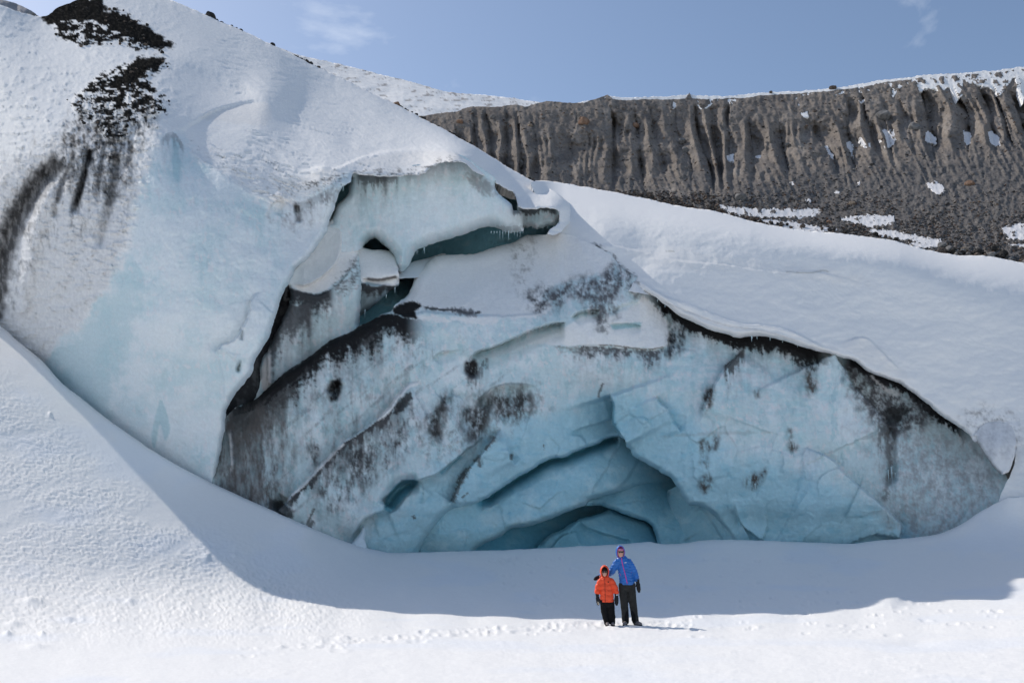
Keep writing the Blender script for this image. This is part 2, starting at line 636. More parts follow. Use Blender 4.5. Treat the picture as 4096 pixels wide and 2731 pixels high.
def paint_ice(b, seed=0.0, teal=0.35, vs=1.7):
    """clean ice: pale bubbly ice with glassy patches, white frost and fine vertical melt streaks"""
    b.fill(ICE, 0.15)
    n = fbm(b.x / 120, b.y / (120 * vs), 5, 0.6, seed)
    b.mix(ICE_PALE, sstep(-0.05, 0.25, n) * 0.9, 0.5)
    n2 = fbm(b.x / 48, b.y / (48 * vs), 6, 0.64, seed + 11)
    b.mix(ICE_TEAL, sstep(0.06, 0.26, n2) * teal, 0.0)
    n3 = fbm(b.x / 26, b.y / (26 * vs), 5, 0.66, seed + 21)
    b.mix(FIRN, sstep(0.12, 0.30, n3) * 0.75, 0.8)
    n4 = fbm(b.x / 9, b.y / 90, 4, 0.6, seed + 31)
    b.mix((0.52, 0.60, 0.62), sstep(0.15, 0.4, n4) * 0.35 * sstep(-0.1, 0.3, fbm(b.x / 150, b.y / 150, 2, 0.5, seed + 41)))

# ---------------------------------------------------------------- the snow in front
BANK = [(-1000, 1330), (-600, 1230), (-300, 1200), (-120, 1235), (0, 1303), (70, 1363), (172, 1447), (245, 1530), (337, 1601), (435, 1679), (519, 1738), (666, 1835),
        (856, 1935), (1088, 2040), (1258, 2115), (1395, 2169), (1531, 2205), (1600, 2209), (1800, 2205), (2000, 2199), (2208, 2190), (2400, 2180),
        (2514, 2173), (2560, 2168), (2596, 2165), (2667, 2174), (2744, 2169), (2795, 2161), (2871, 2157), (3072, 2161), (3302, 2169),
        (3399, 2174), (3503, 2161), (3589, 2155), (3686, 2146), (3761, 2132), (3841, 2098), (3910, 2052), (3985, 2012), (4030, 1990)]
GROUND_OUT = BANK + [(4100, 1984), (4300, 1960), (5000, 1920), (5600, 1900), (5600, 4600), (-1500, 4600), (-1500, 1450)]
gctrl = []
for gy_, gb, gl, gr in ((2380, .50, .25, .10), (2440, .21, .28, .22), (2500, .05, .22, .22), (2560, 0, .10, .15), (2620, 0, .05, .08), (2700, 0, .03, .03), (2850, 0, 0, 0), (3300, 0, 0, 0), (4600, 0, 0, 0)):
    for gx_ in np.arange(-1500, 5601, 260 if gy_ < 2700 else 700):
        gctrl.append((gx_, gy_, dplane(gy_, gb + gl * min(1, max(0, (1200 - gx_) / 1600)) ** 1.2 + gr * max(0, (gx_ - 2600) / 1900) ** 2)))
def bank_depth(x, y):
    w = y + 0.3 * (500 - x)
    return np.interp(w, [1300, 1400, 1453, 1545, 1600, 1725, 1828, 1888, 2050, 2150, 2250, 2350, 2430], [44.2, 41.8, 40.6, 38.6, 37.4, 35.3, 33.9, 33.15, 30.9, 29.5, 28.2, 26.9, 25.6])
bank_np = np.array(BANK)
for gx_ in np.arange(-1300, 1300, 150):
    y0 = float(np.interp(gx_, bank_np[:, 0], bank_np[:, 1]))
    for gy_ in np.arange(y0, 2300, 105):
        if gy_ + 0.3 * (500 - gx_) < 2420 and gy_ < 2310:
            gctrl.append((gx_, gy_, float(bank_depth(gx_, gy_))))
gctrl += [
          (1258, 2115, 33.3), (1395, 2169, 33.6), (1531, 2205, 33.8), (1800, 2204, 34.1), (2208, 2190, 34.5), (2514, 2173, 34.8), (2700, 2173, 34.8),
          (2871, 2157, 34.7), (3072, 2161, 34.6), (3399, 2174, 34.3), (3589, 2155, 34.3), (3761, 2132, 34.4), (3841, 2098, 34.5), (3985, 2012, 34.8),
          (4030, 1990, 34.6), (4100, 1984, 34.4), (4300, 1960, 33.6), (4600, 1940, 32.5), (5200, 1910, 30.5),
          (4096, 2080, 34.0), (4096, 2250, 31.0), (4096, 2330, 28.4), (4700, 2250, 27.5), (4700, 2100, 30.5)]
g_tps = TPS(gctrl)

def ground_relief(x, y, P):
    X, Y, Z = P[:, 0], P[:, 1], P[:, 2]
    r = 0.02 * fbm(X / 2.6, Y / 3.4, 4, 0.5, 3.0)
    # wind-carved sastrugi on the bank at the left: wandering little scarps
    s = X * 0.8 + Z * 0.5 - 0.3 * Y
    t = Z * 1.15 + 0.35 * Y
    wob = fbm(s / 1.5, t / 0.8, 5, 0.58, 8.0)
    c = t / 0.24 + 6.0 * wob + 0.8 * fbm(s / 0.22, t / 0.16, 3, 0.6, 18.0)
    f = c - np.floor(c)
    saw = f * (1 - sstep(0.80, 1.0, f))
    patch = sstep(-0.45, 0.0, fbm(X / 1.9, Z / 1.2, 3, 0.5, 30.0))
    edge_y = np.interp(x, [p[0] for p in BANK], [p[1] for p in BANK])
    m = sstep(1600, 1000, x - (y - 2200) * 0.3) * (0.12 + 0.88 * patch) * sstep(2640, 2420, y)
    m = m * sstep(60, 330, (y - edge_y) - 0.16 * x * sstep(0, 600, x) * 0)
    r = r - 0.048 * m * saw - 0.012 * m * ridged(s / 0.35, t / 0.06, 2, 71.0)
    # wind scour and small crust ripples on the flat
    h = -r
    fl = sstep(2330, 2480, y)
    zone = sstep(-0.35, 0.3, fbm(X / 3.5, Y / 3.5, 3, 0.5, 77.0))
    n = fbm(X / 0.60, Y / 0.30, 5, 0.6, 51.0)
    h = h + fl * (0.032 * np.maximum(n - 0.10, 0) * zone + 0.006 * fbm(X / 0.22, Y / 0.14, 3, 0.6, 151.0))
    h = h + 0.012 * sstep(1000, 1500, x) * fbm(X / 0.7, Y / 0.5, 4, 0.6, 171.0)
    # boot prints: the beaten line in front of the cave, loose tracks in the shade behind
    rp = np.random.RandomState(4)
    tracks = []
    for k in range(120):
        t = rp.rand() ** 0.8
        tracks.append((np.interp(t, [0, .35, .65, .9, 1], [980, 1500, 1900, 2250, 2470]) + rp.randn() * 30, np.interp(t, [0, .35, .65, .9, 1], [2596, 2560, 2528, 2504, 2494]) + rp.randn() * 11))
    for k in range(36):
        tracks.append((2200 + rp.rand() * 600, 2500 + rp.randn() * 10))
    for k in range(110):
        tracks.append((1950 + rp.rand() * 1500, 2230 + 190 * rp.rand() ** 1.3))
    for k in range(50):
        tracks.append((2700 + rp.rand() * 1300, 2400 + 150 * rp.rand()))
    for (tx, ty) in tracks:
        c = pt(tx, ty, float(g_tps(np.array([tx]), np.array([ty]))[0]))
        q = np.flatnonzero((np.abs(X - c[0]) < 0.7) & (np.abs(Y - c[1]) < 0.7))
        if len(q) == 0: continue
        a = rp.randn() * 0.5 + 0.9
        u = (X[q] - c[0]) * math.sin(a) + (Y[q] - c[1]) * math.cos(a)
        w = (X[q] - c[0]) * math.cos(a) - (Y[q] - c[1]) * math.sin(a)
        e = (u / 0.155) ** 2 + (w / 0.075) ** 2
        dp = 0.016 + 0.022 * rp.rand()
        h[q] += -dp * np.exp(-e * e) + 0.5 * dp * np.exp(-((np.sqrt(e) - 1.35) / 0.35) ** 2)
    # drift hump and shallow scoured dish at the right, scattered blocks at the left
    h = h - bump(x, y, 3560, 2413, 75, 14, 0.16, -6) - bump(x, y, 3660, 2570, 110, 14, -0.05)
    for (bx, by, rx, ry, hh) in ((130, 2412, 40, 12, .12), (60, 2500, 30, 8, .08), (30, 2540, 18, 6, .07), (168, 2538, 10, 6, .07), (140, 2590, 45, 8, .05),
                                (270, 2478, 22, 6, .05), (825, 2235, 16, 18, .07), (940, 2225, 10, 8, .05), (1050, 2358, 12, 7, .06), (760, 2440, 20, 6, .04),
                                (520, 2410, 12, 8, .05), (200, 1660, 6, 9, .10), (1270, 2552, 30, 6, .05), (1370, 2550, 22, 5, .04)):
        h = h - bump(x, y, bx, by, rx, ry, hh) * (1 + 0.8 * n)
    return h

def ground_paint(b):
    b.fill(SNOW, 1)
    n = fbm(b.P[:, 0] / 3.0, b.P[:, 1] / 3.0, 4, 0.5, 14.0)
    b.mix((0.80, 0.83, 0.875), sstep(0, 0.4, n) * 0.5)

go = sheet('snow_ground', GROUND_OUT, g_tps, ground_paint, M_SNOW, edges=[(BANK[2:-1], 16, 0.35)], rise=ground_relief, sp=4.5, jag=(2.5, 60),
           skirt=[(0, 2.0, -3.0)], coarse=70, fine=(-30, 4126, 1280, 2761))
tag(go, 'sunlit and shaded wind-packed snow in front of the ice cliff', kind='structure')
# the plain the camera stands on, all round
pv, pf = [], []
N_ = 48
for j in range(N_ + 1):
    for i in range(N_ + 1):
        u_, v_ = (i / N_ * 2 - 1), (j / N_ * 2 - 1)
        X_, Y_ = 420 * u_ * abs(u_), 420 * v_ * abs(v_) - 150
        pv.append((X_, Y_, -0.10 - 0.9 * max(0, min(1, (Y_ - 14) / 10))))
for j in range(N_):
    for i in range(N_):
        a_ = j * (N_ + 1) + i
        pf.append((a_, a_ + 1, a_ + N_ + 2, a_ + N_ + 1))
pl = mesh_object('snow_plain', np.array(pv), np.array(pf), M_SNOW, np.tile(np.array(SNOW), (len(pv), 1)))
tag(pl, 'flat snow plain stretching behind the viewpoint', kind='structure')

# ---------------------------------------------------------------- the glacier
G = empty('glacier', (0, 36, 2))
tag(G, 'glacier snout with blue ice caves, dirt bands and snow-covered crest', 'glacier')
G.location = (0, 0, 0)

WALL_EDGE = [(1402, 729), (1371, 746), (1358, 770), (1349, 797), (1337, 835), (1325, 869), (1315, 896), (1308, 923), (1290, 957), (1266, 988), (1245, 1018),
             (1222, 1042), (1184, 1073), (1167, 1108), (1160, 1127), (1143, 1154), (1123, 1202), (1106, 1253), (1089, 1304), (1075, 1352), (1045, 1399),
             (1021, 1443), (1007, 1491), (984, 1525), (950, 1566), (932, 1590), (912, 1626), (902, 1668), (900, 1702), (895, 1736), (885, 1790), (878, 1845),
             (865, 1889), (844, 1930)]
CAP_LIP = [(1402, 729), (1409, 692), (1439, 699), (1514, 706), (1599, 705), (1702, 695), (1716, 675), (1777, 651), (1838, 648), (1858, 651), (1892, 685),
           (1940, 705), (1984, 733), (2049, 770), (2066, 790), (2073, 828), (2103, 837), (2144, 837), (2185, 832), (2233, 840), (2238, 868), (2236, 889),
           (2222, 902), (2199, 918), (2185, 935)]
SKY = [(2165, 739), (2131, 722), (2086, 699), (2035, 671), (1995, 644), (1957, 620), (1923, 600), (1800, 530), (1700, 478), (1600, 425), (1500, 378), (1400, 330),
       (1300, 282), (1210, 238), (1150, 208), (1080, 175), (990, 132), (880, 85), (815, 55), (740, 25), (640, -12), (450, -60), (330, -8), (300, 5),
       (230, 32), (178, 66), (90, 52), (0, 20), (-150, -20), (-500, 60), (-900, 250), (-1300, 500)]
HILL_OUT = WALL_EDGE[::-1] + CAP_LIP[1:] + [(2212, 940), (2239, 930), (2262, 905), (2285, 880), (2290, 830), (2230, 775)] + SKY + \
    [(-1400, 1000), (-1200, 1500), (-800, 1420), (-400, 1300), (-100, 1390), (100, 1560), (400, 1790), (700, 2000), (830, 2060)]
hctrl = [(-1200, 1350, 52), (-1200, 500, 62), (-1200, -100, 74), (-600, 1200, 47), (-600, 600, 51), (-600, 100, 62), (-250, 1180, 44), (-250, 700, 45), (-250, 300, 52),
         (0, 1303, 41.6), (0, 1000, 40.4), (0, 600, 41.5), (0, 300, 47), (0, 20, 57), (172, 1447, 39.8), (200, 1100, 37.4), (170, 62, 58), (250, 850, 37.0), (300, 600, 38),
         (330, 400, 42.5), (330, 0, 60), (300, 180, 51), (463, 1700, 36.5), (450, 1000, 35.2), (430, 750, 36.4), (650, 1300, 33.6), (640, 560, 37.2), (520, 560, 38), (640, -12, 63), (600, 320, 44), (620, 210, 50),
         (850, 1931, 34.4), (850, 1400, 33.3), (660, 1835, 35.4), (800, 900, 34.3), (900, 700, 36.3), (800, 600, 38.0), (1100, 800, 35.9), (1000, 1550, 33.2), (1160, 1130, 34.2), (1310, 923, 35.7), (1344, 709, 36.8),
         (1250, 820, 36.1), (1080, 175, 60), (980, 330, 49), (880, 430, 43), (1060, 405, 45), (1070, 480, 42), (1000, 600, 38.5), (1200, 600, 39.5), (1300, 660, 38), (1200, 420, 49), (1400, 560, 44), (1500, 378, 57), (1500, 600, 42.5),
         (1500, 690, 38.0), (1700, 600, 43), (1700, 680, 38.8), (1838, 640, 39.2), (1850, 560, 49), (1900, 640, 42.5), (2000, 645, 54), (1995, 700, 44), (2165, 739, 52), (2233, 836, 41.0), (2200, 790, 44), (2100, 760, 44.5), (2066, 800, 41),
         (2290, 940, 41.4), (2260, 880, 41.8)]
h_tps = TPS(hctrl)
DEB1 = [(178, 66), (230, 30), (330, -12), (405, 0), (412, 40), (470, 52), (520, 76), (565, 100), (605, 130), (660, 160), (684, 180), (655, 188), (560, 188), (512, 178), (470, 158), (430, 168),
        (360, 172), (300, 168), (235, 145), (225, 110)]
DEB2 = [(565, 240), (605, 234), (650, 244), (664, 266), (612, 285), (592, 330), (612, 365), (650, 395), (660, 440), (600, 470), (530, 500), (515, 545), (430, 565), (380, 500), (320, 470), (285, 430),
        (300, 385), (350, 350), (400, 310), (480, 280), (530, 250)]
ICEWALL = [(172, 1460), (255, 1360), (330, 1290), (420, 1170), (480, 1060), (520, 950), (570, 760), (620, 620), (650, 540), (700, 520), (735, 575), (800, 640), (900, 705), (1000, 765),
           (1060, 805), (1100, 835), (1140, 830), (1180, 800), (1230, 780), (1290, 745), (1340, 712), (1400, 690), (1420, 760), (1320, 980), (1100, 1400), (960, 1600), (900, 1800), (870, 2080), (600, 2060), (100, 1700)]

def hill_feats(x, y):
    r = ledge(x, y, [(600, 235), (700, 250), (800, 282), (900, 330), (1000, 378), (1070, 410), (1180, 480), (1300, 580), (1390, 660)], -1.5, 200, tap=(.3, .35), w=46)
    r = r + ledge(x, y, [(700, 545), (780, 490), (860, 445), (950, 418), (1030, 405), (1080, 412)], -0.55, 55, tap=(.35, .25), w=10)
    # snow shelf thickness above the upper ice face, and the small cornice at the wall's rim
    r = r + ledge(x, y, [(1180, 690), (1290, 665), (1345, 672), (1420, 640), (1520, 610), (1650, 595), (1790, 600), (1860, 640), (1960, 690)], 0.5, 60, tap=(.15, .2))
    r = r + ledge(x, y, [(740, 580), (830, 650), (930, 720), (1010, 770), (1080, 780), (1135, 775), (1130, 815)], 0.35, 45, tap=(.1, .1))
    # flutes at the left
    for (c, dp, w) in (([(240, 640), (150, 740), (70, 860), (20, 960), (-20, 1120), (-40, 1300)], 1.5, 44), ([(365, 590), (340, 690), (315, 780), (295, 860)], 0.7, 16),
                       ([(470, 620), (455, 760), (420, 900), (400, 1000)], 0.5, 22), ([(420, 600), (400, 700), (380, 820)], 0.2, 14), ([(300, 640), (245, 760), (215, 880)], 0.3, 14),
                       ([(360, 880), (300, 1050), (240, 1250)], 0.2, 40), ([(215, 700), (150, 880), (110, 1080), (80, 1280)], -0.6, 30)):
        r = r + groove(x, y, c, dp, w)
    # hollow under the bulges low on the wall, strip along its right edge
    r = r + ledge(x, y, [(868, 1420), (880, 1380), (935, 1360), (990, 1270), (1010, 1190), (1060, 1160)], 0.30, 60, under=0.2, Lu=30, tap=(.1, .3))
    r = r + ledge(x, y, [(905, 1640), (890, 1490), (868, 1420), (880, 1380)], 0.25, 50, tap=(.3, .1))
    r = r + groove(x, y, [(972, 1310), (966, 1345), (962, 1360)], 0.3, 6) + groove(x, y, [(962, 1430), (957, 1460), (950, 1492)], 0.5, 7, tap=(.5, .2))
    r = r + groove(x, y, [(1185, 820), (1192, 860), (1196, 890)], 0.35, 10) + groove(x, y, [(1110, 860), (1120, 830), (1130, 800)], 0.2, 12)
    r = r + groove(x, y, [(635, 1680), (640, 1760), (630, 1860)], 0.06, 18)
    return r

def hill_relief(x, y, P):
    X, Y, Z = P[:, 0], P[:, 1], P[:, 2]
    ice = sstep(-40, 40, soft_dist(x, y, spline(ICEWALL, 40, True)))
    r = ice * ice_relief(0.8, 4.0)(x, y, P)
    sn = 1 - ice
    r = r + sn * 0.10 * fbm(x / 260, y / 120, 3, 0.5, 70.0)
    # wind ripples across the slope, fading into the lumpy crust at the left
    rip = ridged((x * 0.25 + y * 0.1) / 30, (y - 0.30 * x + 24 * fbm(x / 160, y / 90, 3, 0.5, 44.0)) / 13, 2, 22.0) - 0.7
    rm = sstep(700, 900, x) * sstep(0.1, -0.25, fbm(x / 400, y / 200, 2, 0.5, 91.0) - sstep(900, 1300, x) * 0.8) * sstep(30, 140, y - 0)
    r = r - sn * 0.34 * rip * rm
    lump = sstep(900, 560, x) * sn
    r = r - lump * (0.44 * np.maximum(fbm(x / 52, y / 22, 5, 0.62, 61.0), 0) + 0.08 * fbm(x / 16, y / 9, 3, 0.6, 12.0) + 0.16 * np.maximum(ridged((x + 0.6 * y) / 60, (y - 0.35 * x) / 20, 3, 81.0) - 0.72, 0))
    # lumpy debris
    db = np.maximum(sstep(-8, 14, soft_dist(x, y, spline(DEB1, 20, True))), sstep(-8, 14, soft_dist(x, y, spline(DEB2, 20, True))))
    r = r - db * (0.2 + 0.6 * np.abs(fbm(x / 26, y / 22, 4, 0.65, 5.0)) + 0.5 * np.maximum(fbm(x / 60, y / 50, 3, 0.5, 15.0), 0))
    gr = sstep(0, 1, 1 - np.hypot((x - 430) / 170, (y - 620) / 150)) * sn
    r = r - gr * 0.35 * np.maximum(fbm(x / 18, y / 26, 4, 0.65, 25.0), 0)
    return r

def hill_paint(b):
    x, y = b.x, b.y
    b.fill(SNOW, 1)
    pw = soft_dist(x, y, spline(ICEWALL, 30, True)) + 60 * fbm(x / 70, y / 80, 5, 0.65, 31.0)
    ice = Brush(x, y, b.P, b.sd)
    paint_ice(ice, 3.0, 0.25)
    # the wall's big pale patches; dirty frozen snow to its left
    ice.mix((0.79, 0.83, 0.84), sstep(-0.35, 0.25, fbm(x / 260, y / 200, 5, 0.55, 77.0)) * 0.8, 0.5)
    ice.mix(ICE_TEAL, ice.blob([(180, 1450), (330, 1290), (480, 1110), (560, 1060), (560, 1200), (500, 1450), (440, 1660), (300, 1590)], 70, 3.0, 0.9, 60) * 0.42)
    ice.mix(ICE_TEAL, ice.blob([(640, 1600), (665, 1640), (680, 1720), (660, 1760), (640, 1700), (620, 1790), (605, 1750), (622, 1660)], 8, 5.0, 0.5, 20) * 0.6)
    ice.mix(ICE_TEAL, ice.blob([(690, 550), (715, 560), (720, 720), (690, 700)], 14, 6.0, 0.8, 24, 2) * 0.6)
    ice.mix(DIRT_G, ice.drip([(1140, 800), (1170, 810), (1200, 815), (1240, 800), (1300, 770), (1350, 740)], 10, 70, 8.0, 14) * 0.35)
    ice.mix(DIRT, ice.stain([(1174, 812), (1184, 812), (1198, 850), (1198, 884), (1190, 880)], 6, 3.0, 0.8))
    ice.mix((0.25, 0.25, 0.25), ice.stain([(1110, 860), (1150, 800), (1230, 790), (1330, 740), (1330, 800), (1200, 900), (1130, 930)], 40, 13.0, 0.12, 1.4))
    ice.mix(DIRT_G, ice.drip([(640, 560), (690, 530), (740, 590)], 5, 60, 8.5, 12) * 0.5)
    ice.mix(FIRN, ice.drip([(1100, 880), (1200, 850), (1300, 800)], 0, 300, 9.5, 40) * 0.35, 0.7)
    m = sstep(-26, 22, pw)
    b.c += (ice.c - b.c) * m[:, None]
    b.snow += (ice.snow - b.snow) * m
    # grey frozen dirty snow with flutes
    gz = b.blob([(0, 700), (200, 580), (330, 500), (500, 560), (560, 700), (520, 900), (470, 1080), (330, 1280), (180, 1440), (0, 1300), (-200, 1150)], 50, 12.0, 0.7, 60) * (1 - m)
    spk = b.speck(0.52, 7, 4.0, 0.8, 1.8)
    b.mix((0.66, 0.66, 0.665), gz * (0.35 + 0.4 * spk), 0.8)
    b.mix((0.10, 0.10, 0.10), b.stain([(60, 700), (240, 600), (440, 560), (520, 680), (470, 820), (330, 900), (160, 1000), (40, 1200), (-60, 1200)], 60, 17.0, 0.02, 2.6) * (1 - m) * 0.8)
    for (c, w, k) in (([(250, 620), (170, 720), (90, 840), (40, 950), (0, 1100), (-30, 1300)], 62, 0.85), ([(365, 590), (342, 690), (316, 780), (300, 830)], 17, 0.9),
                      ([(470, 600), (455, 720), (430, 830)], 26, 0.55), ([(420, 560), (402, 680), (390, 760)], 16, 0.6), ([(300, 600), (255, 720), (225, 820)], 16, 0.6), ([(530, 560), (500, 680)], 20, 0.4)):
        b.mix((0.03, 0.03, 0.031), b.band(c, w, w * 0.1, 0.35, 40) * min(1, k * 1.1) * (0.72 + 0.28 * b.speck(0.55, 12, 9.0, 0.7, 2.4)))
    # debris: nearly bare stone at the heart, broken by snow towards its rim
    for k, (pg, sd_) in enumerate(((DEB1, 3.0), (DEB2, 5.0))):
        d = soft_dist(x, y, spline(pg, 14, True), 6.0)
        lo = 0.50 + np.clip(d / 160.0, -0.3, 0.10)
        if k == 0:
            lo = lo + 0.45 * sstep(46, 16, np.abs(y - np.interp(x, [180, 300, 400, 480, 560, 680], [66, 30, 35, 90, 125, 185]) - 4)) - 0.02 * sstep(40, 110, y - 0.20 * x)
        else:
            lo = lo + 0.5 * sstep(50, 22, np.abs(y - np.interp(x, [400, 480, 540, 600, 660], [350, 330, 280, 240, 240])) + 0.3 * np.abs(x - 560)) - 0.10 * sstep(330, 520, y) - 0.10 * sstep(430, 320, x)
        n = fbm(x / 38, y / 20, 6, 0.66, sd_) * 0.72 + 0.5
        msk = sstep(lo + 0.03, lo - 0.05, n) * sstep(-14, -2, d + 46 * (0.5 - n))
        b.mix((0.016, 0.0155, 0.0145), msk, 1.0)
        b.mix((0.045, 0.041, 0.036), msk * sstep(0.0, 0.3, fbm(x / 9, y / 7, 3, 0.6, sd_ + 1)) * 0.7, 1.0)
    b.mix(DIRT, b.blob([(300, 480), (420, 540), (520, 520), (500, 640), (430, 700), (330, 640), (260, 560)], 40, 8.0, 0.8, 50) * (1 - m) * b.speck(0.42, 13, 17.0, 0.8, 1.2) * 0.85)
    b.mix((0.04, 0.04, 0.04), b.stain([(330, 440), (480, 470), (600, 430), (580, 560), (520, 640), (480, 760), (380, 780), (290, 760), (230, 660), (260, 560)], 30, 27.0, 0.30, 1.6) * (1 - m))
    # old creamy snow in the scarps, dirt specks along the cap rim
    b.mix(SNOW_OLD, b.blob([(800, 470), (900, 430), (1060, 410), (1085, 450), (1070, 500), (1000, 500), (900, 490)], 14, 2.0, 0.5) * 0.8)
    b.mix(SNOW_OLD, b.blob([(1180, 740), (1250, 690), (1340, 672), (1360, 700), (1280, 760)], 14, 2.0, 0.5) * 0.7)
    b.mix(SNOW_OLD, b.blob([(1430, 650), (1600, 610), (1790, 605), (1850, 640), (1700, 660), (1500, 670)], 14, 2.0, 0.5) * 0.7)
    b.mix((0.10, 0.10, 0.10), b.drip([(1180, 740), (1300, 715), (1345, 705), (1400, 690)], 6, 45, 3.0, 9, 1.0) * b.speck(0.45, 8, 3.0, 1.3, 0.7) * 0.9)
    b.mix((0.08, 0.08, 0.08), b.band([(1405, 690), (1500, 690), (1600, 690), (1700, 680), (1770, 648), (1845, 640)], 24, 4.0, 0.8, 18) * b.speck(0.40, 9, 6.0, 1.6, 0.6) * 0.9)
    b.mix((0.20, 0.20, 0.20), b.blob([(700, 560), (1000, 640), (1200, 760), (1100, 800), (900, 690)], 50, 2.0, 0.9) * b.speck(0.30, 8, 8.0, 1.6, 0.6) * 0.6)

lab_d1, lab_d2, lab_iw = spline(DEB1, 14, True), spline(DEB2, 14, True), spline(ICEWALL, 20, True)
def hill_split(x, y):
    r = np.full(x.shape, 'snow_slope', dtype=object)
    r[inside(x, y, lab_iw)] = 'ice_wall'
    r[inside(x, y, lab_d1)] = 'debris_patch'
    r[inside(x, y, lab_d2)] = 'debris_patch.001'
    return r
def is_sky(x, y):
    ks = np.array(SKY)[::-1]
    return (np.abs(y - np.interp(x, ks[:, 0], ks[:, 1])) < 60) & (x < 2170)
def hill_back(x, y, V):
    return np.where(is_sky(x, y)[:, None], np.array([[-1.0, 8.0, -1.0]]), 2.5 * ray_of(V))
def hill_back2(x, y, V):
    return np.where(is_sky(x, y)[:, None], np.array([[-2.0, 22.0, -26.0]]), 3.0 * ray_of(V))
hill_parts = sheet('snow_slope', HILL_OUT, h_tps, hill_paint, M_ICE, edges=[(WALL_EDGE, 30, 0.9), (CAP_LIP, 16, 0.45), (SKY[:24], 26, 2.5)], feats=hill_feats,
                   relief=hill_relief, sp=4.5, jag=(6, 40), skirt=[hill_back, hill_back2], parent=G, split=hill_split, fine=(-30, 2340, -30, 2080))
for o, lb in zip(hill_parts, ('black rock debris poking through snow at the top of the hill', 'dark gravel patch lower on the snow slope above the flutes',
                              'tall pale blue ice wall at the left of the glacier', 'snow-covered upper slope of the glacier')):
    o['label'] = lb

# ---- right-hand snow dome
DOME_LIP = [(2239, 930), (2300, 952), (2367, 985), (2438, 1018), (2469, 1055), (2520, 1092), (2547, 1116), (2558, 1148), (2608, 1181), (2645, 1208), (2683, 1236), (2720, 1266), (2761, 1283),
            (2795, 1300), (2846, 1321), (2897, 1334), (2948, 1351), (2990, 1346), (3063, 1346), (3128, 1361), (3212, 1388), (3301, 1412), (3331, 1420), (3375, 1432), (3420, 1446), (3474, 1487),
            (3530, 1508), (3589, 1530), (3675, 1587), (3749, 1650), (3818, 1696), (3876, 1738), (3905, 1768)]
FAR_EDGE = [(2144, 722), (2229, 729), (2318, 744), (2429, 764), (2595, 797), (2705, 822), (2816, 838), (2886, 851), (3030, 889), (3202, 920), (3374, 935), (3575, 963), (3678, 992), (3833, 1021), (3948, 1024),
            (4096, 1052), (4600, 1150), (5400, 1300)]
DOME_OUT = [(2190, 960), (2290, 1030), (2400, 1100), (2500, 1160)] + DOME_LIP[8:] + [(3960, 1700), (4040, 1715), (4062, 1800), (4050, 1880), (4025, 1930), (4000, 1985), (3990, 2060), (4080, 2090), (4300, 2080), (5300, 2040), (5500, 1600)] + FAR_EDGE[::-1] + [(2120, 730), (2150, 790), (2210, 850), (2240, 890)]
dctrl = [(2150, 722, 45.5), (2700, 822, 41.8), (3374, 935, 40.6), (4096, 1052, 40.8), (5300, 1300, 40),
         (2150, 770, 44.6), (2240, 850, 43.2), (2239, 930, 42.05), (2300, 940, 41.65), (2367, 970, 40.9), (2420, 1000, 40.4), (2480, 1050, 39.8), (2540, 1105, 39.0), (2560, 1151, 38.2), (2300, 1040, 40.8), (2450, 1130, 39.0), (2760, 1283, 37.2), (2950, 1351, 36.8), (3130, 1361, 36.6), (3331, 1412, 36.6),
         (3510, 1495, 36.7), (3675, 1587, 36.6), (3818, 1696, 36.4), (3900, 1760, 36.3), (4060, 1830, 35.6), (4072, 1740, 36.0), (4096, 1900, 35.1), (4030, 1990, 34.8), (4100, 1984, 34.6), (4300, 1960, 33.8), (4600, 1940, 32.7), (5200, 1910, 30.7), (4200, 1660, 36.2), (4600, 1600, 36.0), (5200, 1560, 35.0), (4100, 2080, 34.3),
         (2350, 850, 42.8), (2550, 900, 41.6), (2800, 945, 40.5), (3200, 985, 39.9), (3500, 1040, 39.8), (3800, 1110, 39.8), (4096, 1210, 39.7), (4600, 1330, 39.5),
         (3000, 1150, 38.4), (3400, 1250, 38.2), (3800, 1400, 37.9), (4096, 1500, 37.5), (2600, 1030, 40.0)]
d_base = TPS(dctrl)
fe_x = np.arange(1700, 5600, 10.0)
fe_y = np.interp(fe_x, [p[0] for p in FAR_EDGE], [p[1] for p in FAR_EDGE])
for _ in range(2):
    fe_y = np.convolve(np.pad(fe_y, 12, mode='edge'), np.ones(25) / 25, mode='valid')
def d_tps(x, y):
    s = np.maximum(y - np.interp(x, fe_x, fe_y), -30)
    k = np.interp(x, [2100, 2500, 3000, 3600, 4200], [34, 30, 20, 22, 42])
    return d_base(x, y) + 15 * np.exp(-s / k) * sstep(2100, 2260, x)

def dome_feats(x, y):
    r = ledge(x, y, [(2560, 1120), (2650, 1180), (2760, 1220), (2850, 1255), (2950, 1290), (3050, 1300), (3150, 1320), (3240, 1360), (3310, 1400)], 0.30, 60, tap=(.1, .1))
    r = r + ledge(x, y, [(2250, 960), (2500, 990), (2700, 1040), (2900, 1060), (3100, 1090), (3250, 1085), (3400, 1120), (3500, 1150)], 0.10, 40, tap=(.2, .2))
    r = r + ledge(x, y, [(3360, 1370), (3460, 1350), (3520, 1400), (3600, 1480)], 0.25, 60, tap=(.3, .2))
    return r

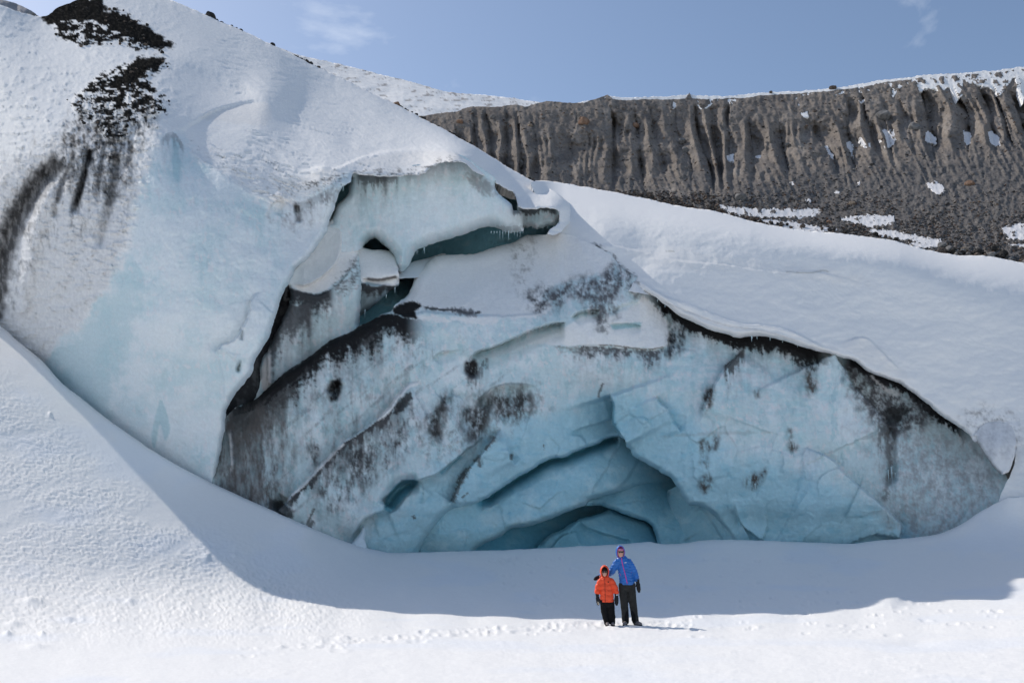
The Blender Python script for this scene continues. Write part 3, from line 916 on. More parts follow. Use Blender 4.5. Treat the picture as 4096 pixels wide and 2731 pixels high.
def dome_relief(x, y, P):
    r = 0.14 * fbm(x / 330, y / 150, 4, 0.5, 37.0) + 0.06 * fbm(x / 70, y / 30, 5, 0.6, 57.0) - 0.035 * np.maximum(ridged((x + y) / 55, (y - 0.25 * x) / 16, 3, 47.0) - 0.68, 0) * sstep(-0.2, 0.3, fbm(x / 300, y / 160, 2, 0.5, 67.0)) * 2
    r = r - 0.06 * sstep(960, 760, y - 0.12 * (x - 2150)) * (ridged((x + 2 * y) / 50, (y - 0.1 * x) / 12, 2, 41.0) - 0.7)
    # layered lip of the overhanging snow
    lip, _, _ = near(x, y, spline(DOME_LIP[7:23], 30))
    k = sstep(70, 8, lip)
    return r + 0.03 * k * np.sin(lip / 4.2 + 2 * fbm(x / 50, y / 50, 2, 0.5, 3.0))

def dome_paint(b):
    x, y = b.x, b.y
    b.fill(SNOW, 1)
    n = fbm(x / 300, y / 90, 4, 0.55, 5.0)
    b.mix(SNOW_OLD, b.blob([(2500, 1000), (2750, 1000), (3050, 1050), (3350, 1080), (3500, 1140), (3300, 1130), (3000, 1090), (2700, 1070)], 40, 6.0, 0.8) * 0.45)
    b.mix(SNOW_OLD, b.band(DOME_LIP[8:24], 46, 2.0, 0.4, 60) * 0.8)
    b.mix((0.62, 0.60, 0.58), b.band([(2640, 1200), (2760, 1250), (2900, 1300), (3060, 1325), (3200, 1365)], 5, 3.0, 0.6, 30) * 0.6)
    b.mix(SNOW_OLD, b.blob([(3360, 1370), (3450, 1350), (3540, 1410), (3640, 1510), (3560, 1500), (3430, 1430)], 20, 4.0, 0.5) * 0.6)
    for c in ([(3140, 1088), (3200, 1090), (3240, 1092), (3290, 1082), (3320, 1088)], [(2660, 1003), (2700, 1006)]):
        b.mix((0.5, 0.49, 0.45), b.band(c, 4, 2.0, 0.6, 12) * 0.8)
    # dirt showing through the thin end of the snow
    e = b.blob([(2367, 970), (2440, 1005), (2490, 1060), (2545, 1105), (2560, 1140), (2520, 1120), (2450, 1060), (2390, 1020)], 14, 3.0, 0.7, 24) * b.speck(0.5, 9, 2.0, 1.4, 0.7)
    b.mix((0.07, 0.07, 0.07), e * 0.9)
    b.mix((0.22, 0.21, 0.21), b.stain([(3880, 1660), (3960, 1650), (4050, 1690), (4060, 1790), (3990, 1790), (3910, 1760)], 40, 3.0, 0.25, 1.0) * 0.8)

def dome_back(x, y, V):
    fe = np.array(FAR_EDGE)
    f = np.abs(y - np.interp(x, fe[:, 0], fe[:, 1])) < 40
    return np.where(f[:, None], np.array([[0, 12.0, -9.0]]), 2.0 * ray_of(V))
do = sheet('snow_dome', DOME_OUT, d_tps, dome_paint, M_SNOW, edges=[(DOME_LIP[6:], 22, 0.6), (FAR_EDGE, 20, 3.0)], feats=dome_feats, relief=dome_relief, sp=4.5, jag=(4, 40),
           skirt=[dome_back, dome_back], parent=G, fine=(2080, 4126, 700, 2080))
do['label'] = 'smooth shaded snow dome overhanging the right ice face'

# ---- main ice face (middle and right lobes with the cave mouth cut out)
M_TOP = [(930, 1640), (970, 1617), (1004, 1603), (1048, 1576), (1089, 1535), (1140, 1488), (1191, 1454), (1232, 1430), (1276, 1396), (1320, 1362), (1395, 1331), (1443, 1301), (1480, 1287), (1518, 1260), (1565, 1243),
         (1582, 1219), (1626, 1182), (1650, 1144), (1657, 1118), (1663, 1100), (1692, 1076), (1702, 1056), (1736, 1032), (1770, 1022), (1893, 1015), (1940, 1003), (2001, 981), (2039, 976), (2076, 957), (2110, 939),
         (2178, 940), (2239, 930)]
CAVE_R = [(2950, 2200), (2930, 2160), (2887, 2102), (2836, 2045), (2790, 2022), (2756, 2020), (2743, 2007), (2726, 1980), (2716, 1956), (2699, 1935), (2678, 1908), (2644, 1889), (2603, 1864), (2559, 1840), (2529, 1820),
          (2522, 1799), (2503, 1786), (2503, 1765)]
CAVE_T = [(2503, 1765), (2491, 1753), (2474, 1743), (2440, 1750), (2413, 1762), (2399, 1772), (2365, 1782), (2321, 1800), (2290, 1811), (2260, 1827), (2212, 1833), (2168, 1850), (2134, 1874), (2100, 1893), (2046, 1924),
          (1995, 1959), (1944, 1993), (1893, 2016), (1840, 2026)]
CAVE_L = [(1840, 2026), (1801, 2040), (1757, 2084), (1706, 2152), (1682, 2193), (1668, 2260)]
FACE_OUT = [(800, 2150), (830, 1900), (870, 1720)] + M_TOP + [(2300, 945), (2367, 976), (2420, 1003), (2445, 1018), (2469, 1050), (2520, 1088), (2549, 1110), (2620, 1140), (2760, 1220), (2950, 1290), (3150, 1300), (3340, 1360), (3500, 1440), (3680, 1540), (3830, 1650),
            (3935, 1735), (3985, 1840), (4035, 1930), (4040, 2050), (3900, 2150), (3700, 2260), (3300, 2290), (2970, 2280)] + CAVE_R + CAVE_T[1:] + CAVE_L[1:] + [(1300, 2260)]
fctrl = [(930, 1640, 35.4), (850, 1935, 34.6), (1200, 1700, 34.8), (1100, 2045, 34.2), (1276, 1396, 36.2), (1443, 1301, 36.6), (1575, 1240, 36.9), (1663, 1100, 39.2), (1770, 1022, 41.0), (2000, 980, 42), (2178, 940, 42.2),
         (2239, 930, 41.8), (2300, 940, 41.4), (2367, 970, 40.65), (1750, 1250, 37.0), (2000, 1265, 37.2), (2300, 1240, 37.4), (2420, 1000, 40.15), (2480, 1050, 39.55), (2540, 1105, 38.9), (2440, 1150, 38.2), (1500, 1600, 35.4), (1800, 1450, 36.2), (2150, 1450, 36.8), (2450, 1500, 36.9), (2600, 1250, 38.2),
         (2700, 1400, 37.2), (2760, 1240, 38.6), (2950, 1320, 38.2), (3150, 1310, 38.2), (3340, 1390, 38), (3000, 1600, 36.2), (2850, 1900, 35.7), (3300, 1700, 36.3), (3300, 1960, 35.3), (3000, 2165, 36.6),
         (3400, 2175, 36.3), (3200, 2120, 35.9), (3600, 1560, 38.2), (3800, 1700, 38.2), (3700, 1850, 37.2), (3900, 1760, 37.8), (3985, 1950, 36.3), (3700, 2140, 36.4), (1700, 2195, 35.7), (1550, 2100, 34.9), (1800, 1950, 35.6),
         (2000, 1850, 36.2), (2250, 1750, 37.0), (2450, 1700, 38.0), (2503, 1780, 37.4), (2600, 1860, 36.8), (2740, 2000, 36.3), (1350, 1850, 34.8), (2650, 1700, 36.5), (1850, 1240, 37.2), (1850, 1120, 39.4), (2150, 1080, 40.0)]
f_tps = TPS(fctrl)
DIAG = [(1106, 2049), (1143, 2012), (1174, 1971), (1225, 1926), (1276, 1869), (1331, 1811), (1378, 1763), (1446, 1722), (1501, 1678), (1548, 1641), (1582, 1593), (1612, 1559), (1636, 1534), (1663, 1527), (1704, 1522)]
M2_LOW = [(1400, 2165), (1454, 2078), (1536, 2040), (1538, 2020), (1526, 1999), (1563, 1969), (1590, 1935), (1607, 1921), (1672, 1919), (1723, 1904), (1760, 1887), (1781, 1867), (1825, 1833), (1873, 1792), (1895, 1778), (1940, 1740)]
SLOT = [(1870, 1445), (1905, 1410), (1960, 1390), (2000, 1377), (2060, 1350), (2110, 1328), (2160, 1308), (2215, 1292), (2262, 1290)]
SLOT2 = [(2283, 1275), (2310, 1252), (2345, 1242), (2400, 1240)]
ARCHC = [(1898, 1620), (1920, 1592), (1960, 1560), (2000, 1540), (2060, 1535), (2110, 1538), (2150, 1545)]

def face_feats(x, y):
    r = ledge(x, y, [(1565, 1252), (1620, 1262), (1700, 1248), (1800, 1255), (1950, 1262), (2080, 1262), (2200, 1240)], 0.25, 50, tap=(.1, .2))
    r = r + ledge(x, y, DIAG, 0.85, 150, under=0.45, Lu=45, tap=(.02, .25))
    r = r + ledge(x, y, SLOT[::-1], 0.45, 160, under=1.3, Lu=38, tap=(.05, .12))
    r = r + ledge(x, y, SLOT2[::-1], 0.1, 60, under=0.7, Lu=22, tap=(.1, .15))
    r = r + ledge(x, y, [(1728, 1440), (1745, 1418), (1775, 1405), (1850, 1398)][::-1], 0.05, 40, under=0.35, Lu=22, tap=(.4, .1))
    r = r + ledge(x, y, ARCHC[::-1], 0.25, 90, under=0.55, Lu=50, tap=(.25, .1))
    r = r + ledge(x, y, M2_LOW[::-1], 0.75, 150, under=0.75, Lu=60, tap=(.15, .14))
    r = r + groove(x, y, [(1545, 2030), (1560, 2000), (1600, 1955), (1650, 1930), (1680, 1922)], 1.1, 28, tap=(.1, .2))
    r = r + ledge(x, y, [(1545, 2056), (1570, 2046), (1605, 2012), (1640, 1970), (1672, 1925)], 0.35, 60, tap=(.1, .1))
    r = r + ledge(x, y, [(1795, 2020), (1808, 2006), (1830, 1950), (1852, 1904), (1885, 1860), (1920, 1820), (1950, 1780), (1985, 1735), (2010, 1712)], 0.55, 90, under=0.35, Lu=35, tap=(.1, .15))
    r = r + ledge(x, y, [(2030, 1780), (2040, 1820), (2060, 1860)], 0.30, 60, under=0.35, Lu=30, tap=(.3, .3))
    r = r + ledge(x, y, [(2510, 1790), (2480, 1735), (2455, 1695), (2450, 1660), (2455, 1620), (2446, 1590), (2440, 1572)], 0.85, 130, under=1.2, Lu=90, tap=(.1, .08))
    r = r + ledge(x, y, [(2455, 1672), (2400, 1690), (2330, 1712), (2275, 1738)], 0.28, 70, under=0.25, Lu=25, tap=(.1, .3))
    r = r + ledge(x, y, [(2275, 1738), (2330, 1748), (2345, 1775), (2380, 1778)], 0.2, 40, under=0.2, Lu=25, tap=(.3, .3))
    r = r + ledge(x, y, [(2622, 1583), (2632, 1605), (2665, 1630), (2692, 1680), (2722, 1735)], 0.32, 90, under=0.25, Lu=40, tap=(.08, .15))
    r = r + ledge(x, y, [(2500, 1690), (2560, 1668), (2598, 1690), (2605, 1740)], 0.18, 60, under=0.1, Lu=30, tap=(.3, .3))
    r = r + ledge(x, y, [(2800, 1690), (2815, 1630), (2850, 1560), (2885, 1490), (2930, 1445), (2960, 1400)], 0.45, 160, under=0.3, Lu=35, tap=(.25, .1))
    r = r + ledge(x, y, [(3336, 1405), (3359, 1449), (3388, 1478), (3399, 1518), (3434, 1564), (3491, 1621), (3548, 1702), (3560, 1740)], 1.0, 170, under=0.6, Lu=80, tap=(.03, .15))
    r = r + ledge(x, y, [(3200, 1790), (3244, 1799), (3325, 1834), (3388, 1903), (3451, 1954), (3531, 2023), (3571, 2063), (3607, 2103), (3600, 2160)], 0.85, 180, under=0.55, Lu=60, tap=(.2, .02))
    r = r + groove(x, y, [(3555, 1700), (3562, 1800), (3565, 1880), (3550, 1960)], 0.5, 22, tap=(.1, .25))
    r = r + ledge(x, y, [(3520, 1930), (3560, 1900), (3600, 1920)], -0.15, 60, tap=(.3, .3))
    r = r + ledge(x, y, [(2840, 2030), (2890, 2095), (2940, 2165)], -0.35, 60, tap=(.1, .05)) + ledge(x, y, [(2936, 2010), (2953, 2071), (2979, 2112), (3050, 2165)], -0.3, 50, under=-0.2, Lu=20, tap=(.3, .05))
    r = r + ledge(x, y, [(3110, 1900), (3135, 1850), (3120, 1800)], 0.15, 60, tap=(.4, .4)) + bump(x, y, 3060, 1960, 380, 90, -0.3) + bump(x, y, 3150, 2090, 300, 60, -0.35)
    # the snowy shelf with its hollow, right of the long slot
    r = r + ledge(x, y, [(2225, 1392), (2290, 1388), (2360, 1382), (2450, 1384), (2520, 1390), (2600, 1396), (2672, 1386)], -0.22, 45, tap=(.15, .05))
    r = r + ledge(x, y, [(2672, 1390), (2678, 1340), (2668, 1270), (2640, 1225)], -0.5, 60, tap=(.05, .2))
    r = r + ledge(x, y, [(2568, 1300), (2530, 1296), (2480, 1292), (2440, 1298)], 0.05, 40, under=0.40, Lu=20, tap=(.1, .1))
    r = r + ledge(x, y, [(2565, 1210), (2530, 1208), (2480, 1228), (2440, 1245)], 0.02, 40, under=0.22, Lu=22, tap=(.15, .3))
    # pits and pillars
    r = r + groove(x, y, [(1350, 1520), (1340, 1550), (1320, 1580)], 0.7, 22, tap=(.2, .2)) + groove(x, y, [(1880, 1445), (1888, 1480), (1880, 1510)], 0.45, 24, tap=(.2, .3))
    r = r + ledge(x, y, [(1855, 1750), (1850, 1680), (1862, 1620), (1835, 1585), (1790, 1580)], -0.30, 45, tap=(.3, .2)) + bump(x, y, 1800, 1660, 45, 90, 0.3)
    r = r + groove(x, y, [(918, 1720), (922, 1790), (928, 1870)], -0.25, 12) + bump(x, y, 3000, 1560, 260, 220, 0.25)
    r = r + groove(x, y, [(1150, 1990), (1110, 2050)], 0.3, 30)
    return r

def face_paint(b):
    x, y = b.x, b.y
    paint_ice(b, 41.0, 0.55)
    # bluer, denser ice low down around the cave
    blue = b.blob([(1440, 2210), (1560, 2030), (1760, 1880), (1960, 1720), (2200, 1640), (2440, 1560), (2700, 1620), (2900, 1800), (3200, 1870), (3500, 2010), (3640, 2200), (3000, 2300), (2000, 2300)], 130, 6.0, 0.45, 120)
    b.mix((0.43, 0.675, 0.76), blue * 0.9, 0.1)
    n = fbm(x / 70, y / 30, 5, 0.6, 29.0)
    b.mix(ICE_BLUE, blue * sstep(0.08, 0.4, n) * 0.45)
    b.mix((0.55, 0.755, 0.82), blue * sstep(0.1, 0.45, fbm(x / 40, y / 34, 5, 0.65, 19.0)) * 0.75, 0.5)
    teal = b.blob([(2700, 1330), (2900, 1400), (3250, 1480), (3300, 1700), (3000, 1780), (2700, 1600), (2560, 1500)], 90, 8.0, 0.6, 90)
    b.mix((0.45, 0.68, 0.72), teal * sstep(-0.1, 0.35, fbm(x / 90, y / 28, 5, 0.6, 39.0)) * 0.6)
    # grey silty veil on the far right and the far left
    b.mix((0.42, 0.44, 0.45), b.stain([(3480, 1640), (3700, 1750), (3900, 1850), (3950, 2000), (3700, 2160), (3600, 2060), (3540, 1850)], 80, 5.0, 0.45, 1.4))
    # snow lying on the shelf
    sh = b.blob([(1580, 1235), (1640, 1170), (1670, 1080), (1770, 1015), (2000, 975), (2180, 930), (2320, 930), (2440, 1010), (2440, 1080), (2350, 1110), (2260, 1130), (2180, 1170), (2150, 1240), (2060, 1270), (1950, 1262),
                 (1820, 1252), (1690, 1232)], 22, 9.0, 0.45, 40)
    b.mix(SNOW, sh, 1)
    b.mix(SNOW_OLD, sh * b.blob([(1600, 1220), (1720, 1130), (1800, 1180), (1950, 1230), (1800, 1240)], 40, 2.0, 0.7) * 0.5)
    for pg in ([(1640, 1265), (1760, 1262), (1800, 1288), (1700, 1280)], [(2000, 1200), (2200, 1210), (2180, 1260), (2050, 1265)], [(1800, 1268), (1990, 1268), (1960, 1300), (1850, 1290)]):
        b.mix(SNOW, b.blob(pg, 12, 4.0, 0.8, 20) * 0.9, 1)
    # snow on the right-hand shelf and in the long slot
    b.mix(SNOW, b.blob([(2250, 1310), (2330, 1265), (2420, 1270), (2540, 1215), (2570, 1180), (2630, 1230), (2670, 1290), (2674, 1385), (2540, 1392), (2400, 1380), (2250, 1385), (2130, 1375), (2060, 1400), (2150, 1345)], 14, 5.0, 0.5, 30) * 0.93, 1)
    b.mix((0.66, 0.70, 0.72), b.blob([(1900, 1440), (2000, 1400), (2200, 1325), (2260, 1320), (2150, 1360), (2020, 1415)], 12, 7.0, 0.4) * 0.8, 1)
    b.mix((0.16, 0.165, 0.17), b.blob([(2380, 1160), (2440, 1150), (2420, 1260), (2440, 1330), (2380, 1320), (2400, 1240)], 20, 5.0, 0.9, 26, 2) * b.speck(0.55, 14, 3.0) * 0.8)
    b.mix(ICE_TEAL, b.blob([(2440, 1300), (2568, 1288), (2565, 1305), (2450, 1318)], 8, 2.0, 0.4, 12) * 0.9)
    # dirt bands: the thick black one along the upper diagonal, with runs below it
    b.mix(DIRT, b.drip([(925, 1650), (1004, 1600), (1089, 1535), (1140, 1492), (1232, 1432), (1320, 1366), (1395, 1334), (1443, 1305), (1518, 1266), (1570, 1262), (1640, 1280), (1720, 1285)], 8, 200, 3.0, 60, 0.5, 0.6) * 1.0, 0.8)
    b.mix(DIRT, b.drip([(900, 1650), (960, 1625), (1040, 1580), (1100, 1530), (1170, 1470)], 6, 240, 13.0, 46, 0.6, 0.7) * 0.95, 0.7)
    b.mix((0.10, 0.10, 0.10), b.drip([(890, 1700), (950, 1660), (1020, 1640), (1090, 1600), (1200, 1520)], 0, 260, 23.0, 34, 0.8, 0.8) * 0.7, 0.5)
    b.mix((0.09, 0.085, 0.08), b.blob([(880, 1720), (1000, 1680), (1050, 1780), (1060, 1960), (1000, 2040), (860, 1950)], 60, 6.0, 0.8, 40, 3) * 0.55, 0.5)
    b.mix((0.60, 0.58, 0.57), b.band([(915, 1715), (925, 1770), (930, 1830), (925, 1890)], 10, 3.0, 0.5, 20) * 0.8, 0.9)
    b.mix(DIRT, b.blob([(1570, 1245), (1600, 1215), (1665, 1205), (1690, 1225), (1660, 1245), (1670, 1275), (1600, 1265)], 8, 4.0, 0.9, 18) * 1.0, 0.8)
    b.mix(DIRT, b.band([(1690, 1228), (1760, 1238), (1830, 1242), (1870, 1252), (1930, 1248)], 8, 6.0, 0.9, 14) * 0.9)
    b.mix(DIRT_G, b.blob([(1790, 1232), (1900, 1240), (1910, 1262), (1850, 1262)], 10, 6.0, 1.0, 14) * 0.8)
    uu, vv = (x + 1.05 * y) / 1.45, (y + 0.80 * x) / 1.28
    lay = fbm((x - 0.9 * y) / 520, vv / 34, 5, 0.62, 63.0)
    zone = b.blob([(900, 1700), (1300, 1420), (1700, 1360), (2050, 1480), (2150, 1620), (1900, 1760), (1600, 1950), (1300, 2100), (1000, 2050)], 120, 5.0, 0.5, 120)
    b.mix((0.16, 0.165, 0.17), zone * sstep(0.12, 0.34, lay) * np.clip(0.45 + 1.3 * fbm(x / 16, y / 40, 4, 0.66, 73.0), 0, 1) * 0.75)
    # second diagonal: snow crust on top, black line, mottled runs
    b.mix((0.05, 0.051, 0.054), b.drip([(1106, 2054), (1143, 2018), (1174, 1980), (1225, 1934), (1276, 1877), (1331, 1819), (1378, 1771), (1446, 1730), (1501, 1690), (1548, 1660), (1582, 1620), (1640, 1560)], 2, 50, 8.0, 26, 0.9, 0.5) * 0.97, 0.7)
    b.mix((0.09, 0.09, 0.092), b.drip([(1225, 1950), (1300, 1860), (1400, 1770), (1500, 1700), (1580, 1640), (1640, 1570)], 0, 210, 18.0, 40, 1.1, 0.9) * 0.55)
    b.mix(SNOW, b.band([(1160, 1985), (1225, 1928), (1276, 1874), (1331, 1816), (1380, 1768)], 9, 5.0, 0.7, 18) * 0.8, 1)
    b.mix(SNOW, b.band([(1505, 1680), (1548, 1645), (1582, 1600), (1612, 1565), (1640, 1540), (1690, 1528)], 15, 5.0, 0.6, 20) * 0.9, 1)
    b.mix(DIRT, b.blob([(1575, 1640), (1600, 1600), (1640, 1565), (1650, 1590), (1615, 1640), (1570, 1660)], 9, 7.0, 0.9, 16) * 0.9)
    b.mix(DIRT, b.blob([(1080, 2000), (1150, 2010), (1170, 2070), (1110, 2090), (1060, 2050)], 18, 4.0, 0.8, 24) * 0.85)
    b.mix((0.06, 0.062, 0.065), b.stain([(1410, 1800), (1480, 1820), (1480, 1900), (1450, 1930), (1400, 1880)], 30, 4.0, 0.7))
    b.mix((0.09, 0.09, 0.092), b.stain([(1280, 1900), (1420, 1780), (1560, 1690), (1640, 1640), (1640, 1760), (1520, 1860), (1400, 1990), (1300, 2000)], 50, 14.0, 0.28))
    b.mix((0.12, 0.11, 0.105), b.stain([(880, 1700), (1010, 1650), (1100, 1700), (1120, 1850), (1080, 2030), (980, 2030), (860, 1930)], 60, 24.0, 0.5, 4.0))
    b.mix((0.12, 0.12, 0.12), b.stain([(1240, 1780), (1280, 1770), (1265, 1860), (1250, 1860)], 10, 9.0, 0.7))
    b.mix(DIRT, b.stain([(1310, 1580), (1330, 1530), (1360, 1512), (1366, 1550), (1345, 1600), (1320, 1604)], 7, 5.0, 1.0))
    b.mix((0.05, 0.05, 0.052), b.stain([(1862, 1450), (1900, 1440), (1912, 1490), (1890, 1515), (1866, 1500)], 9, 3.0, 0.85))
    b.mix(DIRT_G, b.drip([(1860, 1480), (1900, 1500), (1940, 1430), (1960, 1440)], 0, 70, 3.0, 14) * 0.7)
    for pg, k in (([(1715, 1660), (1745, 1640), (1760, 1680), (1750, 1760), (1725, 1740)], 0.75), ([(1860, 1640), (1920, 1630), (1950, 1600), (1950, 1680), (1900, 1760), (1865, 1720)], 0.8),
                  ([(1960, 1590), (2060, 1575), (2130, 1590), (2100, 1650), (2030, 1680), (1980, 1640)], 0.5), ([(1770, 1590), (1800, 1580), (1790, 1640), (1760, 1650)], 0.5)):
        b.mix((0.055, 0.054, 0.052), b.stain(pg, 24, k * 9, 0.55 + 0.4 * k))
    b.mix((0.15, 0.15, 0.15), b.stain([(1690, 1760), (1760, 1640), (1870, 1610), (1960, 1570), (2140, 1560), (2160, 1640), (1980, 1720), (1850, 1790), (1730, 1830)], 40, 33.0, 0.16, 1.8) * 0.8)
    b.mix((0.20, 0.20, 0.20), b.stain([(1180, 1600), (1400, 1450), (1650, 1400), (1700, 1470), (1560, 1580), (1380, 1720), (1220, 1800)], 60, 43.0, 0.02, 3.0) * 0.7)
    # dirty thin ice above the right-hand shelf and the hanging band under it
    b.mix((0.13, 0.13, 0.135), b.stain([(2200, 1180), (2290, 1130), (2400, 1110), (2470, 1060), (2540, 1120), (2555, 1180), (2470, 1160), (2460, 1250), (2390, 1280), (2340, 1200), (2270, 1180), (2230, 1230)], 24, 6.0, 0.62, 1.3))
    b.mix((0.12, 0.12, 0.125), b.stain([(2110, 1180), (2180, 1150), (2200, 1200), (2180, 1250), (2130, 1230)], 20, 6.0, 0.5, 1.0))
    b.mix((0.30, 0.28, 0.26), b.stain([(2060, 1010), (2110, 960), (2140, 990), (2100, 1080), (2120, 1160), (2070, 1150)], 30, 26.0, 0.12, 1.0) * 0.8)
    b.mix((0.10, 0.10, 0.105), b.drip([(2280, 1392), (2360, 1386), (2450, 1392), (2540, 1398), (2620, 1402), (2690, 1380)], 2, 70, 5.0, 24, 0.6, 0.6) * (0.3 + 0.7 * b.speck(0.58, 11, 6.0)) * 0.95)
    b.mix((0.20, 0.20, 0.20), b.drip([(2200, 1380), (2300, 1392), (2400, 1390), (2500, 1396)], 2, 60, 6.0, 24, 0.8, 0.8) * b.speck(0.5, 13, 7.0) * 0.7)
    b.mix(SILT, b.band([(2390, 1380), (2460, 1382), (2530, 1392), (2600, 1398), (2660, 1386)], 4, 6.0, 0.8, 14) * 0.8)
    b.mix((0.06, 0.065, 0.07), b.stain([(2675, 1290), (2700, 1270), (2745, 1290), (2735, 1380), (2700, 1420), (2672, 1420)], 14, 7.0, 0.75))
    # black rim below the overhanging snow of the dome
    b.mix(DIRT, b.drip([(2545, 1120), (2608, 1181), (2683, 1236), (2761, 1283), (2846, 1321), (2948, 1351), (3063, 1346), (3128, 1361), (3212, 1388), (3301, 1420), (3360, 1460)], 60, 62, 7.0, 60, 0.5, 0.45) * 1.0, 0.8)
    b.mix(DIRT, b.drip([(2950, 1345), (3063, 1346), (3128, 1361), (3212, 1388), (3290, 1420)], 40, 110, 9.0, 44, 0.6, 0.5) * 0.98, 0.8)
    b.mix((0.07, 0.065, 0.06), b.drip([(2890, 1470), (2930, 1440), (2965, 1405), (2985, 1380)], 8, 80, 4.0, 18) * 0.9)
    for pg in ([(2800, 1640), (2830, 1560), (2850, 1550), (2850, 1600), (2820, 1650)], [(2800, 1770), (2812, 1760), (2815, 1800), (2800, 1800)], [(2832, 1770), (2845, 1775), (2840, 1800)], [(2855, 1750), (2868, 1750), (2862, 1790)],
               [(2805, 1820), (2822, 1830), (2826, 1860), (2810, 1855)], [(2985, 1920), (3020, 1900), (3060, 1880), (3050, 1920), (3010, 1955), (2990, 1950)], [(2800, 1920), (2830, 1900), (2850, 1940), (2820, 1970)],
               [(3160, 1720), (3180, 1780), (3190, 1790), (3165, 1800)], [(3220, 1520), (3250, 1490), (3260, 1560), (3230, 1580)], [(3020, 1565), (3035, 1560), (3030, 1585)]):
        b.mix((0.10, 0.09, 0.08), b.stain(pg, 12, 5.0, 0.6))
    b.mix(SILT, b.blob([(2660, 1745), (2900, 1725), (3100, 1730), (2900, 1740)], 10, 4.0, 1.0, 40) * 0.25)
    # dark stripe band at the far right, below the snow
    b.mix(DIRT, b.drip([(3336, 1420), (3416, 1452), (3474, 1489), (3589, 1530), (3675, 1587), (3749, 1650), (3818, 1696), (3890, 1745)], 40, 62, 14.0, 40, 0.6, 0.5) * 1.0, 0.8)
    b.mix((0.10, 0.10, 0.105), b.stain([(3390, 1480), (3540, 1560), (3700, 1640), (3680, 1700), (3560, 1720), (3440, 1600)], 30, 4.0, 0.75, 1.2))
    b.mix(DIRT, b.blob([(3530, 1640), (3600, 1620), (3640, 1640), (3600, 1690), (3560, 1710)], 18, 9.0, 0.8, 24) * 0.9)
    b.mix(SNOW, b.blob([(3480, 1500), (3540, 1545), (3600, 1575), (3560, 1580)], 10, 3.0, 1.1, 14) * 0.7, 1)
    b.mix((0.09, 0.085, 0.085), b.drip([(3505, 1690), (3530, 1710), (3560, 1700), (3590, 1700)], 10, 120, 4.0, 14) * 0.7)
    b.mix((0.12, 0.11, 0.105), b.band([(3545, 1720), (3555, 1800), (3560, 1870), (3545, 1960), (3540, 2010)], 16, 4.0, 0.9, 16) * 0.6)
    b.mix((0.22, 0.50, 0.60), b.blob([(1540, 2040), (1545, 1990), (1600, 1925), (1675, 1922), (1640, 1965), (1600, 2010), (1560, 2050)], 8, 3.0, 0.3, 20) * 0.95)
    b.mix((0.22, 0.50, 0.60), b.band([(1760, 1895), (1800, 1862), (1850, 1822)], 10, 3.0, 0.5, 20) * 0.6)
    b.mix((0.20, 0.46, 0.56), b.band([(2450, 1600), (2452, 1650), (2455, 1690), (2475, 1730)], 14, 3.0, 0.4, 20) * 0.7)
    # silt in the cracks near the cave
    for c, w in (([(1808, 2010), (1835, 1945), (1870, 1890)], 13), ([(1895, 1850), (1915, 1830), (1920, 1870)], 12), ([(1940, 1800), (1965, 1770), (1980, 1745)], 10), ([(1830, 1935), (1850, 1900), (1885, 1865)], 13),
                 ([(2043, 1815), (2046, 1840)], 9), ([(2392, 1590), (2400, 1560), (2412, 1530)], 7), ([(1892, 2025), (1893, 2070)], 7), ([(2174, 1775), (2177, 1800)], 4), ([(1225, 2100), (1250, 2050), (1258, 2030)], 8),
                 ([(1235, 2110), (1255, 2080)], 14), ([(1650, 2060), (1660, 2075)], 9), ([(1845, 1990), (1875, 1970)], 6)):
        b.mix((0.10, 0.09, 0.08), b.band(c, w, w * 0.7, 0.8, 10) * 0.8)

low_zone = spline([(1440, 2210), (1560, 2030), (1760, 1880), (1960, 1720), (2200, 1600), (2440, 1530), (2700, 1560), (2900, 1700), (3200, 1800), (3560, 1980), (3640, 2200), (3000, 2300), (2000, 2300)], 30, True)
def face_fac(x, y):
    return 0.30 + 0.85 * sstep(-80, 80, soft_dist(x, y, low_zone))
W_ = sheet('ice_face', FACE_OUT, f_tps, face_paint, M_ICE, edges=[(M_TOP[:16], 26, 0.7), (M_TOP[15:31], 40, 1.0), (CAVE_R, 22, 1.1), (CAVE_T, 15, 0.9), (CAVE_L, 30, 0.8)], feats=face_feats,
           relief=ice_relief(1.0, 2.0, face_fac), sp=4.2, jag=(6, 38), skirt=[5], parent=G, fine=(780, 4126, 900, 2200))
W_['label'] = 'broad blue-white ice face striped with black dirt bands above the cave'

# ---- upper hanging ice face
U_BOT = [(2095, 921), (2050, 930), (2008, 924), (1960, 905), (1880, 930), (1804, 955), (1740, 972), (1690, 990), (1660, 1008), (1645, 1046), (1625, 1076), (1600, 1092), (1585, 1075), (1572, 1030), (1558, 1000), (1524, 972), (1500, 954), (1482, 957), (1458, 982), (1430, 1000)]
U_RIGHT = [(1984, 720), (1984, 756), (2008, 787), (2029, 804), (2046, 818), (2052, 843), (2090, 847), (2095, 865), (2093, 889), (2095, 921)]
U_OUT = [(1405, 670), (1440, 660), (1560, 670), (1700, 655), (1800, 620), (1860, 625), (1900, 655), (1950, 690)] + U_RIGHT + U_BOT[1:] + [(1380, 1010), (1330, 980), (1318, 900), (1340, 835), (1366, 803), (1388, 780), (1396, 745)]
uctrl = [(1300, 720, 39.5), (1350, 900, 38.5), (1430, 990, 38.2), (1400, 760, 39.0), (1560, 700, 39.2), (1600, 1090, 37.8), (1650, 950, 38.6), (1800, 650, 40.2), (1850, 850, 39.6), (1984, 740, 40.4), (2095, 900, 41.2), (2000, 900, 40.4), (1750, 960, 39.2), (1520, 900, 38.6)]

